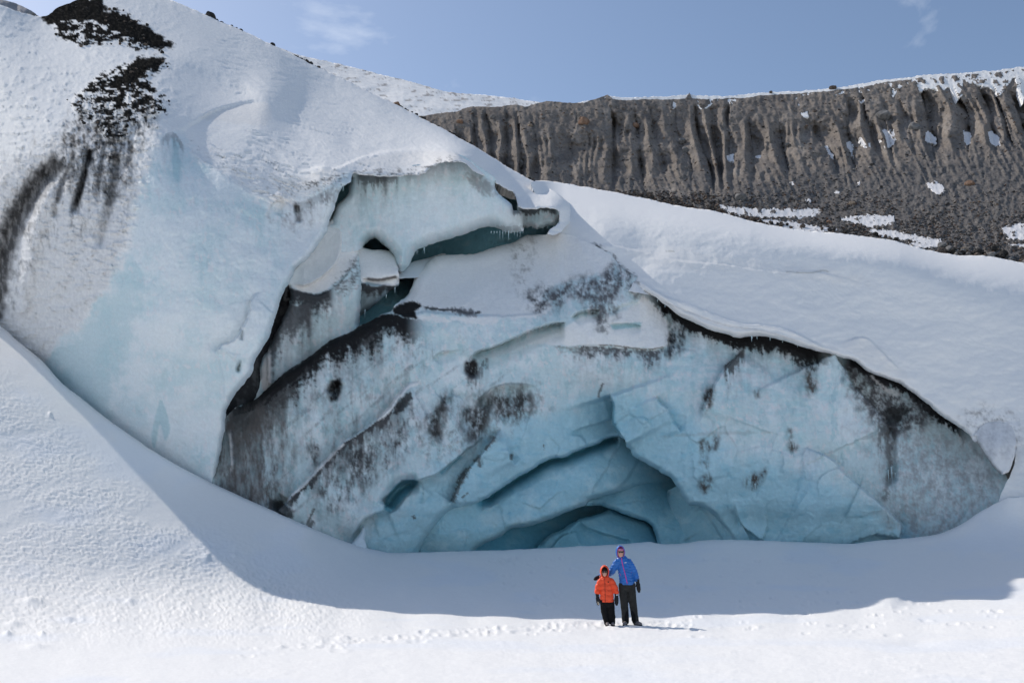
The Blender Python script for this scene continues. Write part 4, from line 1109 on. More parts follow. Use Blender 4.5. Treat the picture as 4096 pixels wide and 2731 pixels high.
def upper_paint(b):
    x, y = b.x, b.y
    paint_ice(b, 91.0, 0.25)
    b.mix(ICE_PALE, b.blob([(1500, 900), (1700, 750), (1950, 800), (2050, 900), (1700, 980)], 90, 3.0, 0.6) * 0.6, 0.5)
    b.mix((0.08, 0.085, 0.085), b.drip([(1420, 700), (1450, 705), (1520, 708), (1560, 712)], 10, 85, 5.0, 22, 0.9, 0.8) * 0.8)
    b.mix((0.10, 0.11, 0.11), b.drip([(1495, 706), (1530, 708), (1560, 708), (1600, 706)], 10, 60, 7.0, 20, 0.8, 0.8) * 0.7)
    b.mix((0.22, 0.22, 0.22), 0.55 * b.drip([(1590, 706), (1650, 700), (1720, 680), (1780, 655), (1850, 652), (1900, 690), (1990, 740)], 10, 70, 8.0, 20, 0.9, 0.9) * 0.6)
    b.mix((0.17, 0.16, 0.155), b.blob([(1860, 700), (1900, 700), (1970, 740), (1980, 780), (1940, 780), (1890, 745)], 22, 4.0, 0.9, 20) * 0.6)
    b.mix((0.15, 0.15, 0.15), b.drip([(2048, 845), (2070, 848), (2092, 850)], 4, 24, 4.0, 8) * 0.7)
    b.mix((0.20, 0.20, 0.19), b.drip([(1980, 900), (2030, 905), (2095, 900)], 0, 40, 4.0, 20) * 0.3)

U_ = sheet('ice_overhang', U_OUT, uctrl, upper_paint, M_ICE, edges=[(U_BOT, 52, 2.2), (U_RIGHT, 18, 0.8), ([(1318, 900), (1340, 835), (1366, 803), (1388, 780), (1396, 745), (1402, 700)], 26, 1.2)], relief=ice_relief(0.9, 60.0), sp=4.2, jag=(6, 40), skirt=[5], parent=G)
U_['label'] = 'pale ice overhang beneath the upper snow cap'
def v_paint(b):
    paint_ice(b, 15.0, 0.3)
    b.mix(DIRT, b.drip([(2070, 845), (2110, 850), (2150, 842), (2190, 838), (2240, 850)], 20, 22, 5.0, 14) * 0.85)
V_ = sheet('ice_block', [(2070, 820), (2150, 815), (2200, 820), (2245, 840), (2250, 880), (2222, 902), (2185, 905), (2150, 918), (2125, 905), (2090, 905)], [(2070, 830, 42.6), (2240, 840, 42.2), (2240, 890, 42.2), (2100, 900, 42.6)], v_paint, M_ICE,
           edges=[([(2245, 860), (2222, 902), (2185, 905), (2150, 918), (2125, 905), (2090, 905)], 24, 0.9)], relief=ice_relief(0.5, 80.0), sp=4.2, skirt=[4], parent=G)
V_['label'] = 'small ice block wedged at the right end of the upper slot'

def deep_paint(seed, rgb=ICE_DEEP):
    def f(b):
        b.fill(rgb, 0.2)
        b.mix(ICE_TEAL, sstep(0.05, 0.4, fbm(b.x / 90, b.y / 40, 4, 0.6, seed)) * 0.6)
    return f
# backs of the upper slot and of the cleft
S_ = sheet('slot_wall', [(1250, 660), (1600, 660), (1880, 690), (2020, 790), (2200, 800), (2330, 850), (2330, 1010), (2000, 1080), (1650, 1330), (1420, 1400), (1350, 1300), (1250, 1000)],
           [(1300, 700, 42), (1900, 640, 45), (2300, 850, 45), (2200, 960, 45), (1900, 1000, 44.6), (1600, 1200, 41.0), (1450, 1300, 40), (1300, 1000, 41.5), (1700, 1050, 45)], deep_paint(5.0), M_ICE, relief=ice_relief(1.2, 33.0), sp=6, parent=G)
S_['label'] = 'dark blue-green ice at the back of the upper slot'

# ---- dirty wedges in the cleft
N1_TOP = [(1100, 1330), (1140, 1253), (1160, 1195), (1160, 1150), (1155, 1120)]
N1_RIGHT = [(1365, 880), (1368, 915), (1400, 950), (1434, 985), (1433, 1005), (1439, 1052), (1446, 1133), (1444, 1185), (1440, 1253), (1436, 1320)]
N1_OUT = [(1150, 1110), (1230, 1000), (1300, 900), (1340, 870)] + N1_RIGHT + [(1430, 1400), (1200, 1520), (1080, 1620), (1000, 1640), (1030, 1570), (1041, 1525), (1038, 1484), (1048, 1433), (1069, 1406), (1082, 1372), (1106, 1321), (1140, 1253), (1160, 1195), (1155, 1140)]
n1ctrl = [(1365, 880, 39.0), (1434, 985, 38.4), (1300, 930, 38.4), (1446, 1133, 37.4), (1436, 1300, 37.6), (1250, 1060, 37.4), (1170, 1150, 36.2), (1290, 1170, 36.6), (1380, 1090, 37.3), (1140, 1253, 36.2), (1250, 1300, 36.7), (1350, 1350, 37.2), (1100, 1400, 36.4), (1050, 1560, 36.4), (1200, 1440, 36.9)]
def n1_feats(x, y):
    r = ledge(x, y, [(1157, 1140), (1200, 1165), (1260, 1180), (1310, 1165), (1370, 1120), (1410, 1060), (1432, 1010)], 0.3, 60, tap=(.05, .1))
    r = r + ledge(x, y, [(1367, 900), (1365, 980), (1345, 1050), (1290, 1105), (1230, 1140), (1170, 1140)], 0.45, 40, under=0.1, Lu=60, tap=(.05, .15))
    return r + ledge(x, y, [(1075, 1560), (1070, 1480), (1068, 1400)], 0.35, 40, tap=(.2, .2))
def n1_paint(b):
    paint_ice(b, 71.0, 0.3)
    top = b.blob([(1150, 1120), (1300, 900), (1360, 870), (1400, 945), (1436, 985), (1430, 1040), (1400, 1080), (1340, 1130), (1280, 1170), (1210, 1165), (1165, 1150)], 8, 3.0, 0.5, 24)
    b.mix((0.045, 0.046, 0.05), b.drip([(1060, 1440), (1100, 1330), (1150, 1170), (1200, 1165), (1260, 1182), (1320, 1165), (1350, 1150)], 10, 210, 5.0, 60, 0.5, 0.8) * 0.98, 0.7)
    b.mix((0.09, 0.092, 0.098), b.drip([(1050, 1440), (1090, 1340), (1140, 1240), (1200, 1220), (1260, 1210)], 0, 280, 9.0, 60, 0.6, 0.7) * 0.9, 0.6)
    b.mix((0.35, 0.37, 0.38), b.drip([(1330, 1150), (1380, 1120), (1430, 1090)], 0, 120, 7.0, 30) * 0.4)
    b.mix((0.62, 0.60, 0.59), b.blob([(1065, 1420), (1080, 1390), (1085, 1480), (1080, 1560), (1050, 1560), (1042, 1490)], 10, 3.0, 0.4, 24) * 0.9, 0.9)
    b.mix(SNOW, top, 1)
    b.mix(SNOW_OLD, top * b.blob([(1165, 1150), (1300, 1100), (1390, 1020), (1400, 1060), (1290, 1165), (1210, 1160)], 20, 5.0, 0.6) * 0.8)
    b.mix((0.15, 0.15, 0.15), b.blob([(1330, 1140), (1400, 1060), (1425, 1010), (1440, 1060), (1440, 1130), (1370, 1180)], 22, 7.0, 0.8, 24) * b.speck(0.46, 8, 3.0, 1.5, 0.7) * 0.85, 0.8)
N1_ = sheet('dirty_ice_wedge', N1_OUT, n1ctrl, n1_paint, M_ICE, edges=[(N1_RIGHT, 22, 0.8), ([(1150, 1110), (1230, 1000), (1300, 900), (1340, 870), (1365, 880)], 14, 0.3), ([(1041, 1525), (1038, 1484), (1048, 1433), (1069, 1406), (1106, 1321), (1140, 1253), (1160, 1195), (1155, 1130)], 18, 0.7)],
            feats=n1_feats, relief=ice_relief(0.6, 12.0), sp=4.2, jag=(6, 30), skirt=[4], parent=G)
N1_['label'] = 'wedge of grey dirty ice with snow on top, left in the cleft'
N2_BOT = [(1596, 1110), (1594, 1144), (1560, 1166), (1520, 1200), (1480, 1235), (1440, 1268), (1420, 1320)]
N2_OUT = [(1400, 960), (1446, 984), (1476, 997), (1536, 1000), (1571, 1011), (1590, 1045), (1594, 1080)] + N2_BOT + [(1390, 1300), (1390, 1000)]
def n2_paint(b):
    b.fill((0.40, 0.50, 0.54), 0.3)
    b.mix((0.06, 0.062, 0.066), b.drip([(1430, 1140), (1460, 1138), (1500, 1152), (1540, 1142), (1600, 1140)], 8, 70, 3.0, 30, 0.5, 0.7) * 0.99, 0.6)
    top = b.blob([(1390, 960), (1480, 990), (1571, 1005), (1592, 1060), (1598, 1135), (1560, 1142), (1520, 1138), (1470, 1128), (1435, 1120)], 6, 4.0, 0.4, 20)
    b.mix(SNOW, top, 1)
    b.mix((0.12, 0.11, 0.105), b.band([(1465, 1114), (1510, 1120), (1560, 1112), (1588, 1106)], 9, 3.0, 0.4, 20) * 0.9, 1)
N2_ = sheet('dirty_ice_wedge', N2_OUT, [(1400, 980, 39.2), (1571, 1008, 39.6), (1590, 1100, 38.0), (1450, 1110, 38.0), (1520, 1130, 37.9), (1440, 1260, 38.8), (1590, 1140, 38.3), (1400, 1300, 39.0)], n2_paint, M_ICE,
            edges=[([(1446, 984), (1476, 997), (1536, 1000), (1571, 1011), (1590, 1045), (1594, 1080)], 18, 0.5), (N2_BOT, 26, 0.8)],
            feats=lambda x, y: ledge(x, y, [(1450, 1112), (1500, 1120), (1550, 1114), (1592, 1104)], -0.35, 16, tap=(.1, .05)) + ledge(x, y, [(1440, 1132), (1500, 1140), (1560, 1140), (1600, 1130)], 0.2, 20, tap=(.1, .05)),
            relief=ice_relief(0.4, 22.0), sp=4.2, jag=(4, 24), skirt=[4], parent=G)
N2_['label'] = 'smaller dirty ice wedge with a block of snow on top, right in the cleft'
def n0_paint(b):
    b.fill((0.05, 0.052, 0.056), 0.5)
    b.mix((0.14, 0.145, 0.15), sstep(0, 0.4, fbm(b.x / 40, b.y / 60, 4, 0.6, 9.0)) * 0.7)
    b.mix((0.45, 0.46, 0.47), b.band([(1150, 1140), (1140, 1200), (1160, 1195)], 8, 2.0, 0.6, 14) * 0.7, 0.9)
N0_ = sheet('cleft_wall', [(1230, 980), (1240, 1300), (1100, 1500), (1090, 1680), (820, 2060), (780, 1950), (860, 1600), (1050, 1200)], [(1200, 1050, 38.2), (1150, 1300, 37.4), (1000, 1550, 36.6), (850, 1950, 36.4), (930, 1700, 36.4), (1080, 1620, 36.9)], n0_paint, M_ICE,
            relief=ice_relief(0.6, 3.0), sp=5, parent=G)
N0_['label'] = 'black dirty wall deep in the cleft beside the left ice wall'
def tongue_paint(b):
    b.fill((0.76, 0.79, 0.81), 1)
T_ = sheet('snow_tongue', [(1570, 1090), (1640, 1052), (1700, 1035), (1780, 1015), (1780, 1060), (1720, 1090), (1670, 1110), (1620, 1112), (1580, 1115)], [(1580, 1100, 39.6), (1700, 1040, 41.6), (1780, 1030, 42.6), (1650, 1105, 39.4)], tongue_paint, M_SNOW, edges=[([(1570, 1090), (1640, 1052), (1700, 1035), (1780, 1015)], 18, 0.6)], sp=4.2, jag=(3, 30), skirt=[2], parent=G)
T_['label'] = 'snow tongue lying in the upper slot'

# ---- slabs inside the cave
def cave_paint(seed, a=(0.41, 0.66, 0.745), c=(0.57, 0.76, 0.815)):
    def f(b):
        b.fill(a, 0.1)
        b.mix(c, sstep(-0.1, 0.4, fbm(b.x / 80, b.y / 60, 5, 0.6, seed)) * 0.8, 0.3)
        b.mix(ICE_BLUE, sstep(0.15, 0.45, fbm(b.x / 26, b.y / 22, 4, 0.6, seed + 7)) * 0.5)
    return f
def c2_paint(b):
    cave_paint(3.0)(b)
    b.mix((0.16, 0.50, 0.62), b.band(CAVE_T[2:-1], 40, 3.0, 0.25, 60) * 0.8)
C2_BOT = [(2680, 1930), (2637, 1939), (2565, 1944), (2489, 1964), (2412, 1985), (2351, 2005), (2341, 2020), (2285, 2041), (2223, 2066), (2138, 2098), (2063, 2112), (2029, 2122), (1995, 2149), (1944, 2171), (1900, 2202), (1880, 2280)]
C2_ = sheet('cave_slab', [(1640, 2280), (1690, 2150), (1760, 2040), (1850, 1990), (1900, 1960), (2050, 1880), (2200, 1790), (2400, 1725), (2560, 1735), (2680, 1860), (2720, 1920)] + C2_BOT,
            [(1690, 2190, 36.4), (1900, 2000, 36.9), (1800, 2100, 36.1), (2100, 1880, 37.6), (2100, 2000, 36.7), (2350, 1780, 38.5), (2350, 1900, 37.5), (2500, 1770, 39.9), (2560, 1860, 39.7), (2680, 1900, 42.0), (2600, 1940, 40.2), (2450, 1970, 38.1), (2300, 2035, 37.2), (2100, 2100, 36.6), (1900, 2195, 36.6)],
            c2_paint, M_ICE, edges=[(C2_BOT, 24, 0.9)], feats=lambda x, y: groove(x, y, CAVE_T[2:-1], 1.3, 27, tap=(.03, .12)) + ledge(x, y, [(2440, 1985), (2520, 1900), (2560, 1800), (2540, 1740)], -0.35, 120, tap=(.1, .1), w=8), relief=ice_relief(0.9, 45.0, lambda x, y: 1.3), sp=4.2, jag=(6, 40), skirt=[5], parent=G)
C2_['label'] = 'great arching blue ice slab under the slot of the cave'
C3_BOT = [(2700, 2300), (2640, 2260), (2627, 2168), (2616, 2122), (2596, 2092), (2514, 2061), (2443, 2036), (2400, 2022), (2346, 2022)]
C3_ = sheet('cave_slab', [(2330, 2000), (2440, 1940), (2565, 1925), (2640, 1900), (2780, 1950), (2800, 2060)] + C3_BOT, [(2350, 2010, 39.4), (2565, 1940, 40.0), (2700, 1960, 41.6), (2500, 2030, 38.8), (2600, 2080, 39.1), (2660, 2200, 38.8), (2750, 2100, 39)], cave_paint(13.0, (0.34, 0.62, 0.73), (0.50, 0.73, 0.80)), M_ICE,
            edges=[(C3_BOT, 22, 0.8)], relief=ice_relief(0.8, 55.0, lambda x, y: 1.3), sp=4.2, jag=(5, 40), skirt=[4], parent=G)
C3_['label'] = 'inner arched ice slab deeper in the cave'
C4_L = [(2660, 2260), (2668, 2160), (2664, 2100), (2668, 2041), (2660, 1985), (2672, 1960)]
C4_ = sheet('cave_slab', C4_L + [(2760, 1940), (2900, 2030), (2990, 2140), (3000, 2280)], [(2668, 2000, 40.4), (2668, 2160, 39.6), (2800, 2080, 38.2), (2900, 2160, 37.2), (2760, 1960, 39.2)], cave_paint(23.0), M_ICE, edges=[(C4_L, 30, 0.9)],
            feats=lambda x, y: ledge(x, y, [(2790, 2020), (2830, 2060), (2880, 2140), (2900, 2200)], -0.3, 60, tap=(.1, .1)), relief=ice_relief(0.7, 65.0, lambda x, y: 1.3), sp=4.2, jag=(4, 40), skirt=[4], parent=G)
C4_['label'] = 'upright ice block at the right side of the cave mouth'
C5_T = [(2150, 2190), (2200, 2135), (2239, 2120), (2310, 2077), (2380, 2060), (2433, 2036), (2463, 2043), (2540, 2071), (2601, 2100), (2640, 2180)]
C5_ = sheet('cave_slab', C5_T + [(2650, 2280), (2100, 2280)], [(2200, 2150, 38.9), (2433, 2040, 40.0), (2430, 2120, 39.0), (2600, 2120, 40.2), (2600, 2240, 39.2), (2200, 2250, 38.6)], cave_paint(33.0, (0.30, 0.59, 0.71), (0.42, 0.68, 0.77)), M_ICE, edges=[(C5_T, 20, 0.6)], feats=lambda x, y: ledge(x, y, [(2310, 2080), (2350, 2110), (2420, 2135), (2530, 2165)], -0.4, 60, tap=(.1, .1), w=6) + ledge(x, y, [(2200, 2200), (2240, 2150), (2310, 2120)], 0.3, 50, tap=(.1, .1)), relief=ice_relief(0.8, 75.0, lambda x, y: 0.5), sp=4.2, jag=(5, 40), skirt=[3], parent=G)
C5_['label'] = 'fallen ice slab on the floor of the cave'
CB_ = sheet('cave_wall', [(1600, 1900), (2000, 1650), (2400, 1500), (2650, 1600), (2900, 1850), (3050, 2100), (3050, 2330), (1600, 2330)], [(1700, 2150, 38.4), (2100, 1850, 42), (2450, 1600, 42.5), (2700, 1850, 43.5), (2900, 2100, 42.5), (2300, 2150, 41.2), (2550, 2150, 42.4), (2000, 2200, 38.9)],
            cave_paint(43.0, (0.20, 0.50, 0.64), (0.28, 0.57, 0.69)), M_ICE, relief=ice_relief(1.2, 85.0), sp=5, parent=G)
CB_['label'] = 'blue back wall of the ice cave'
def lump_paint(b):
    b.fill((0.82, 0.81, 0.80), 1)
    b.mix((0.60, 0.59, 0.59), b.stain([(3893, 1740), (3960, 1700), (4040, 1710), (4050, 1780), (4000, 1830), (3940, 1800)], 34, 3.0, 0.4, 1.2) * 0.9)
    b.mix((0.3, 0.29, 0.29), b.band([(3900, 1760), (3950, 1834), (3990, 1884), (4010, 1896)], 9, 3.0, 0.7, 14) * 0.7)
E_OUT = [(3896, 1742), (3950, 1690), (4040, 1700), (4066, 1780), (4054, 1840), (4036, 1888), (4010, 1898), (3985, 1880), (3950, 1834), (3912, 1776)]
E_ = sheet('ice_lump', E_OUT, [(3900, 1750, 36.2), (4040, 1710, 36.2), (4060, 1800, 35.4), (4010, 1890, 34.9), (3960, 1820, 35.4), (4000, 1790, 35.3)], lump_paint, M_SNOW, edges=[(E_OUT[6:] + E_OUT[:1], 16, 0.5), (E_OUT[3:7], 10, 0.25)], relief=ice_relief(0.4, 8.0), sp=4, jag=(4, 30), skirt=[2], parent=G)
E_['label'] = 'rounded frosty ice lump at the right end of the face'
P_OUT = [(1405, 2175), (1425, 2150), (1440, 2130), (1452, 2105), (1460, 2104), (1464, 2130), (1460, 2160), (1466, 2200), (1400, 2210)]
P_ = sheet('ice_shard', P_OUT, [(1405, 2180, 33.9), (1460, 2110, 34.2), (1466, 2200, 33.8)], lambda b: b.fill((0.66, 0.74, 0.78), 0.6), M_ICE, edges=[(P_OUT[:7], 14, 0.3)], sp=4, jag=(2, 20), skirt=[.6], parent=G)
P_['label'] = 'small upright ice shard at the foot of the face'

# ---------------------------------------------------------------- moraine wall behind
RIDGE = [(1640, 470), (1719, 460), (1777, 451), (1827, 446), (1882, 426), (1932, 426), (1998, 428), (2059, 418), (2097, 427), (2180, 406), (2252, 410), (2297, 413), (2340, 410), (2374, 399), (2429, 380), (2451, 396), (2500, 404),
         (2573, 397), (2678, 398), (2740, 396), (2758, 371), (2766, 392), (2820, 398), (2900, 394), (2984, 392), (3047, 382), (3120, 378), (3202, 374), (3294, 366), (3374, 358), (3466, 346), (3518, 332), (3632, 320), (3690, 310), (3833, 302),
         (3977, 290), (4096, 276), (4600, 240), (5300, 240)]
MOR_OUT = RIDGE + [(5400, 700), (5300, 1350), (4096, 1110), (3600, 1040), (3000, 950), (2500, 840), (2050, 760), (1800, 620), (1640, 540)]
mctrl = [(1640, 470, 132), (2000, 428, 131), (2430, 390, 130), (2900, 394, 129), (3300, 366, 127), (3700, 312, 125), (4096, 276, 124), (5300, 240, 118), (1700, 560, 124), (2100, 740, 110), (2100, 560, 121), (2500, 600, 118), (2500, 800, 106),
         (2900, 860, 97), (2900, 620, 115), (3300, 600, 113), (3300, 780, 102), (3300, 940, 90), (3700, 540, 112), (3700, 740, 100), (3700, 1000, 84), (4096, 500, 111), (4096, 740, 96), (4096, 1060, 78), (5300, 1300, 60), (5300, 700, 95)]
m_tps = TPS(mctrl)
ridge_np = np.array(RIDGE)

def gully(x, y):
    top = np.interp(x, ridge_np[:, 0], ridge_np[:, 1])
    t = np.maximum(y - top, 0)
    foot = np.interp(x, [1700, 2300, 2800, 3300, 3700, 4096, 5000], [330, 330, 300, 270, 270, 260, 250])
    k = t / foot
    lean = np.interp(x, [2000, 3000, 3600, 4096], [0.04, 0.10, 0.28, 0.42])
    u = x - lean * t + 40 * fbm(x / 170, y / 420, 3, 0.5, 4.0)
    ph = u / 92 + 1.5 * perlin(u / 330 + 5.0, y / 2500 + 2.0) + 0.25 * perlin(u / 120, y / 260)
    cell = np.floor(ph)
    f = ph - cell
    rnd = np.modf(np.abs(np.sin(cell * 12.9898 + 4.1)) * 437.58)[0]
    crest = 0.54 + 0.16 * rnd
    h = np.where(f < crest, f / crest, (1 - f) / (1 - crest))
    rnd2 = np.modf(np.abs(np.sin(cell * 78.233 + 1.7)) * 217.31)[0]
    amp = sstep(-0.02 + 0.30 * rnd2, 0.28 + 0.38 * rnd2, k) * sstep(1.35, 0.6 + 0.3 * rnd, k)
    n = 1 - h
    r = (1.8 + 3.6 * rnd) * amp * n * (0.75 + 0.6 * perlin(u / 130 + 31, y / 90))
    ph2 = u / 37 + 0.8 * perlin(u / 90 + 7, y / 160)
    f2 = ph2 - np.floor(ph2)
    h2 = np.where(f2 < 0.65, f2 / 0.65, (1 - f2) / 0.35)
    r = r + 0.6 * (0.3 + amp) * (1 - h2) * np.clip(0.8 + 1.2 * perlin(x / 90 + 11, y / 70), 0, 2) + 0.9 * amp * fbm(x / 85, y / 75, 3, 0.55, 66.0)
    # smaller runnels in the lower step
    low = sstep(0.75, 1.0, k) * sstep(1.9, 1.3, k)
    n3 = np.abs(perlin((x - 0.45 * t) / 34, y / 260 + 9.0))
    r = r + 0.7 * low * np.minimum(n3 * 1.5, 0.6)
    r = r + 0.75 * fbm(x / 28, y / 24, 4, 0.65, 6.0) + 0.16 * fbm(x / 8, y / 7, 3, 0.6, 7.0)
    return r, k, n

def mor_depth(x, y):
    return m_tps(x, y) + gully(x, y)[0]

def mor_paint(b):
    x, y = b.x, b.y
    _, k, n = gully(x, y)
    b.fill((0.222, 0.196, 0.174), 1)
    b.mix((0.305, 0.272, 0.243), sstep(0.0, 0.4, fbm(x / 60, y / 90, 5, 0.6, 3.0)) * 0.8)
    b.mix((0.145, 0.13, 0.12), sstep(0.02, 0.4, fbm(x / 110, y / 70, 5, 0.6, 13.0)) * 0.75)
    b.mix((0.24, 0.225, 0.21), sstep(0.22, 0.5, fbm(x / 12, y / 11, 4, 0.7, 23.0)) * 0.6)
    b.mix((0.055, 0.048, 0.044), sstep(0.2, 0.45, fbm(x / 15, y / 13, 4, 0.7, 33.0)) * 0.55)
    tal = sstep(0.95, 1.35, k + 0.5 * fbm(x / 130, y / 70, 3, 0.5, 8.0))
    b.mix((0.155, 0.147, 0.142), tal * 0.85)
    b.mix((0.17, 0.165, 0.16), tal * sstep(0.1, 0.35, fbm(x / 9, y / 6, 4, 0.7, 43.0)) * 0.8)
    b.mix((0.05, 0.046, 0.045), tal * sstep(0.1, 0.35, fbm(x / 10, y / 6, 4, 0.7, 53.0)) * 0.7)

MO = sheet('moraine', MOR_OUT, mor_depth, mor_paint, M_MORAINE, sp=4.2, jag=(5, 22), skirt=[(0, 8, -2), (0, 25, -40)], fine=(1640, 4126, 250, 1110), smooth_outline=False)
tag(MO, 'grey-brown gullied moraine wall behind the glacier', kind='structure')

def drape(name, poly, lift, mat, colour, label=None, jag=(9, 16), sp=4.0, smooth=True, fill=None):
    def dd(x, y):
        if fill is not None:
            return m_tps(x, y) + np.interp(x, [2300, 3200, 3600, 4100], [0.35, 0.25, 0.12, -0.05]) + 0.25 * gully(x, y)[0]
        g = gully(x, y)[0]
        return m_tps(x, y) + 0.35 * g + 0.65 * g.mean() - lift
    def pp(b):
        b.fill(colour, 1)
        b.mix((0.55, 0.53, 0.52), sstep(0.1, 0.4, fbm(b.x / 10, b.y / 10, 4, 0.65, 5.0)) * 0.5)
    o = sheet(name, poly, dd, pp, mat, sp=sp, jag=jag, parent=MO, smooth_outline=smooth, skirt=[(0, 0.6, -0.1)])
    return o

CREST = [(2300, 413), (2340, 406), (2400, 392), (2435, 382), (2495, 391), (2578, 389), (2680, 386), (2750, 378), (2800, 384), (2915, 385), (3047, 371), (3202, 365), (3294, 357), (3374, 349), (3518, 322), (3632, 311), (3690, 301), (3833, 294),
         (3977, 282), (4096, 267), (4600, 230), (5250, 230)]
TONGUES = [(5250, 330), (4600, 320), (4110, 330), (4090, 420), (4075, 370), (4057, 305), (4020, 360), (4000, 380), (3960, 350), (3905, 340), (3870, 330), (3853, 313), (3848, 380), (3828, 410), (3815, 380), (3800, 352), (3788, 350), (3770, 374), (3741, 356),
           (3700, 352), (3690, 368), (3670, 366), (3640, 336), (3600, 352), (3592, 362), (3572, 390), (3550, 360), (3518, 340), (3480, 362), (3420, 374), (3374, 376), (3330, 385), (3294, 376), (3240, 386), (3225, 420), (3235, 470), (3210, 470), (3190, 425),
           (3173, 412), (3150, 396), (3121, 414), (3093, 396), (3070, 420), (3055, 400), (3047, 396), (3020, 428), (2990, 402), (2960, 400), (2925, 420), (2905, 402), (2869, 402), (2830, 432), (2806, 438), (2780, 415), (2766, 395), (2752, 385), (2735, 405), (2700, 432),
           (2690, 440), (2680, 415), (2640, 425), (2600, 418), (2573, 403), (2545, 418), (2523, 440), (2495, 420), (2465, 405), (2440, 390), (2424, 392), (2380, 402), (2340, 416), (2319, 440), (2305, 425)]
cr = drape('snow_cornice', CREST + TONGUES, 0.7, M_SNOW, SNOW, jag=(6, 20), smooth=False, fill=0.35)
cr['label'] = 'snow cornice lying along the moraine crest with tongues in the gullies'
PATCHES = [[(3520, 524), (3584, 527), (3581, 567), (3546, 596)], [(3655, 524), (3718, 527), (3744, 573), (3655, 556)], [(3827, 519), (3862, 521), (3902, 556), (3902, 576), (3862, 573)], [(3925, 533), (3965, 524), (4011, 567), (4011, 590), (3965, 573)],
           [(3380, 573), (3411, 573), (3420, 625), (3397, 630)], [(3294, 585), (3311, 585), (3334, 630), (3317, 642)], [(2898, 619), (2932, 622), (2938, 642), (2915, 645)], [(3024, 622), (3052, 628), (3050, 642), (3035, 640)], [(3440, 550), (3470, 560), (3485, 590), (3455, 590)],
           [(3707, 742), (3747, 728), (3784, 765), (3741, 771)], [(2876, 820), (2990, 834), (3121, 837), (3276, 834), (3259, 866), (3058, 869), (2926, 854)], [(3363, 874), (3460, 860), (3575, 863), (3580, 889), (3489, 906), (3403, 889)],
           [(3035, 877), (3150, 885), (3260, 905), (3350, 915), (3300, 930), (3150, 920)], [(3655, 952), (3764, 958), (3753, 986), (3650, 990)], [(4011, 912), (4110, 893), (4110, 960), (4028, 946)], [(3423, 726), (3440, 724), (3442, 745), (3428, 742)],
           [(3340, 766), (3366, 766), (3362, 778), (3346, 776)], [(3426, 407), (3477, 401), (3470, 412)], [(3160, 730), (3176, 728), (3178, 742)], [(3222, 800), (3245, 800), (3240, 815)], [(3480, 915), (3600, 925), (3700, 950), (3600, 955), (3500, 935)], [(4030, 980), (4110, 975), (4110, 990)]]
for pg in PATCHES:
    drape('snow_patch', pg, 0.12, M_SNOW, (0.74, 0.73, 0.73), jag=(16, 14))

# ---------------------------------------------------------------- far mountains
def far_paint(b):
    b.fill(SNOW, 1)
    b.mix((0.22, 0.19, 0.17), sstep(0.16, 0.34, fbm(b.x / 60, b.y / 14, 5, 0.65, 3.0)) * 0.75)
    b.mix((0.16, 0.13, 0.12), sstep(0.2, 0.4, fbm(b.x / 16, b.y / 6, 4, 0.65, 13.0)) * sstep(40, 6, b.sd) * 0.8)
FM = sheet('mountain', [(1000, 170), (1202, 222), (1393, 265), (1567, 310), (1600, 316), (1672, 335), (1766, 363), (1838, 374), (1932, 380), (2042, 391), (2153, 409), (2400, 430), (2400, 480), (1700, 640), (1100, 400)],
           [(1000, 170, 420), (1600, 316, 400), (2153, 409, 390), (2400, 480, 330), (1700, 560, 260), (1100, 400, 300)], far_paint, M_FAR, relief=lambda x, y, P: 7 * fbm(x / 160, y / 60, 5, 0.55, 2.0), sp=5, jag=(4, 25), skirt=[(0, 100, -60)])
tag(FM, 'distant sunlit snow mountain beyond the moraine', kind='structure')
FL = sheet('mountain', [(-500, -260), (-100, -60), (0, -4), (50, 10), (105, 34), (152, 63), (200, 120), (-100, 150), (-500, 150)], [(-500, -200, 900), (0, 0, 900), (152, 63, 900), (-400, 150, 800)], lambda b: b.fill((0.36, 0.35, 0.36), 1), M_FAR,
           relief=lambda x, y, P: 20 * fbm(x / 90, y / 60, 4, 0.5, 9.0), sp=6, jag=(3, 25))
tag(FL, 'grey mountain flank far off at the upper left', kind='structure')

# ---------------------------------------------------------------- rocks
def rock_mesh(name, seed, rgb, rgb2):
    r = np.random.RandomState(seed)
    bm = bmesh.new()
    bmesh.ops.create_icosphere(bm, subdivisions=3, radius=0.5)
    pls = [(Vector(r.randn(3)).normalized(), 0.30 + 0.14 * r.rand()) for _ in range(9)]
    for v in bm.verts:
        p = v.co.copy()
        for n, h in pls:
            e = p.dot(n) - h
            if e > 0:
                p -= n * e * 0.92
        q = np.array(p)
        p *= 1 + 0.10 * float(fbm(np.array([q[0] * 4 + q[2] * 3]), np.array([q[1] * 4 - q[2] * 3]), 3, 0.6, seed)[0])
        v.co = p
    me = bpy.data.meshes.new(name)
    bm.to_mesh(me)
    bm.free()
    ca = me.color_attributes.new('Col', 'FLOAT_COLOR', 'POINT')
    co = np.array([v.co[:] for v in me.vertices])
    f = sstep(-0.2, 0.3, fbm(co[:, 0] * 5 + co[:, 2] * 4, co[:, 1] * 5, 4, 0.6, seed))[:, None]
    c = np.ones((len(co), 4), np.float32)
    c[:, :3] = np.array(rgb) * (1 - f) + np.array(rgb2) * f
    ca.data.foreach_set('color', c.ravel())
    me.materials.append(M_ROCK)
    return me
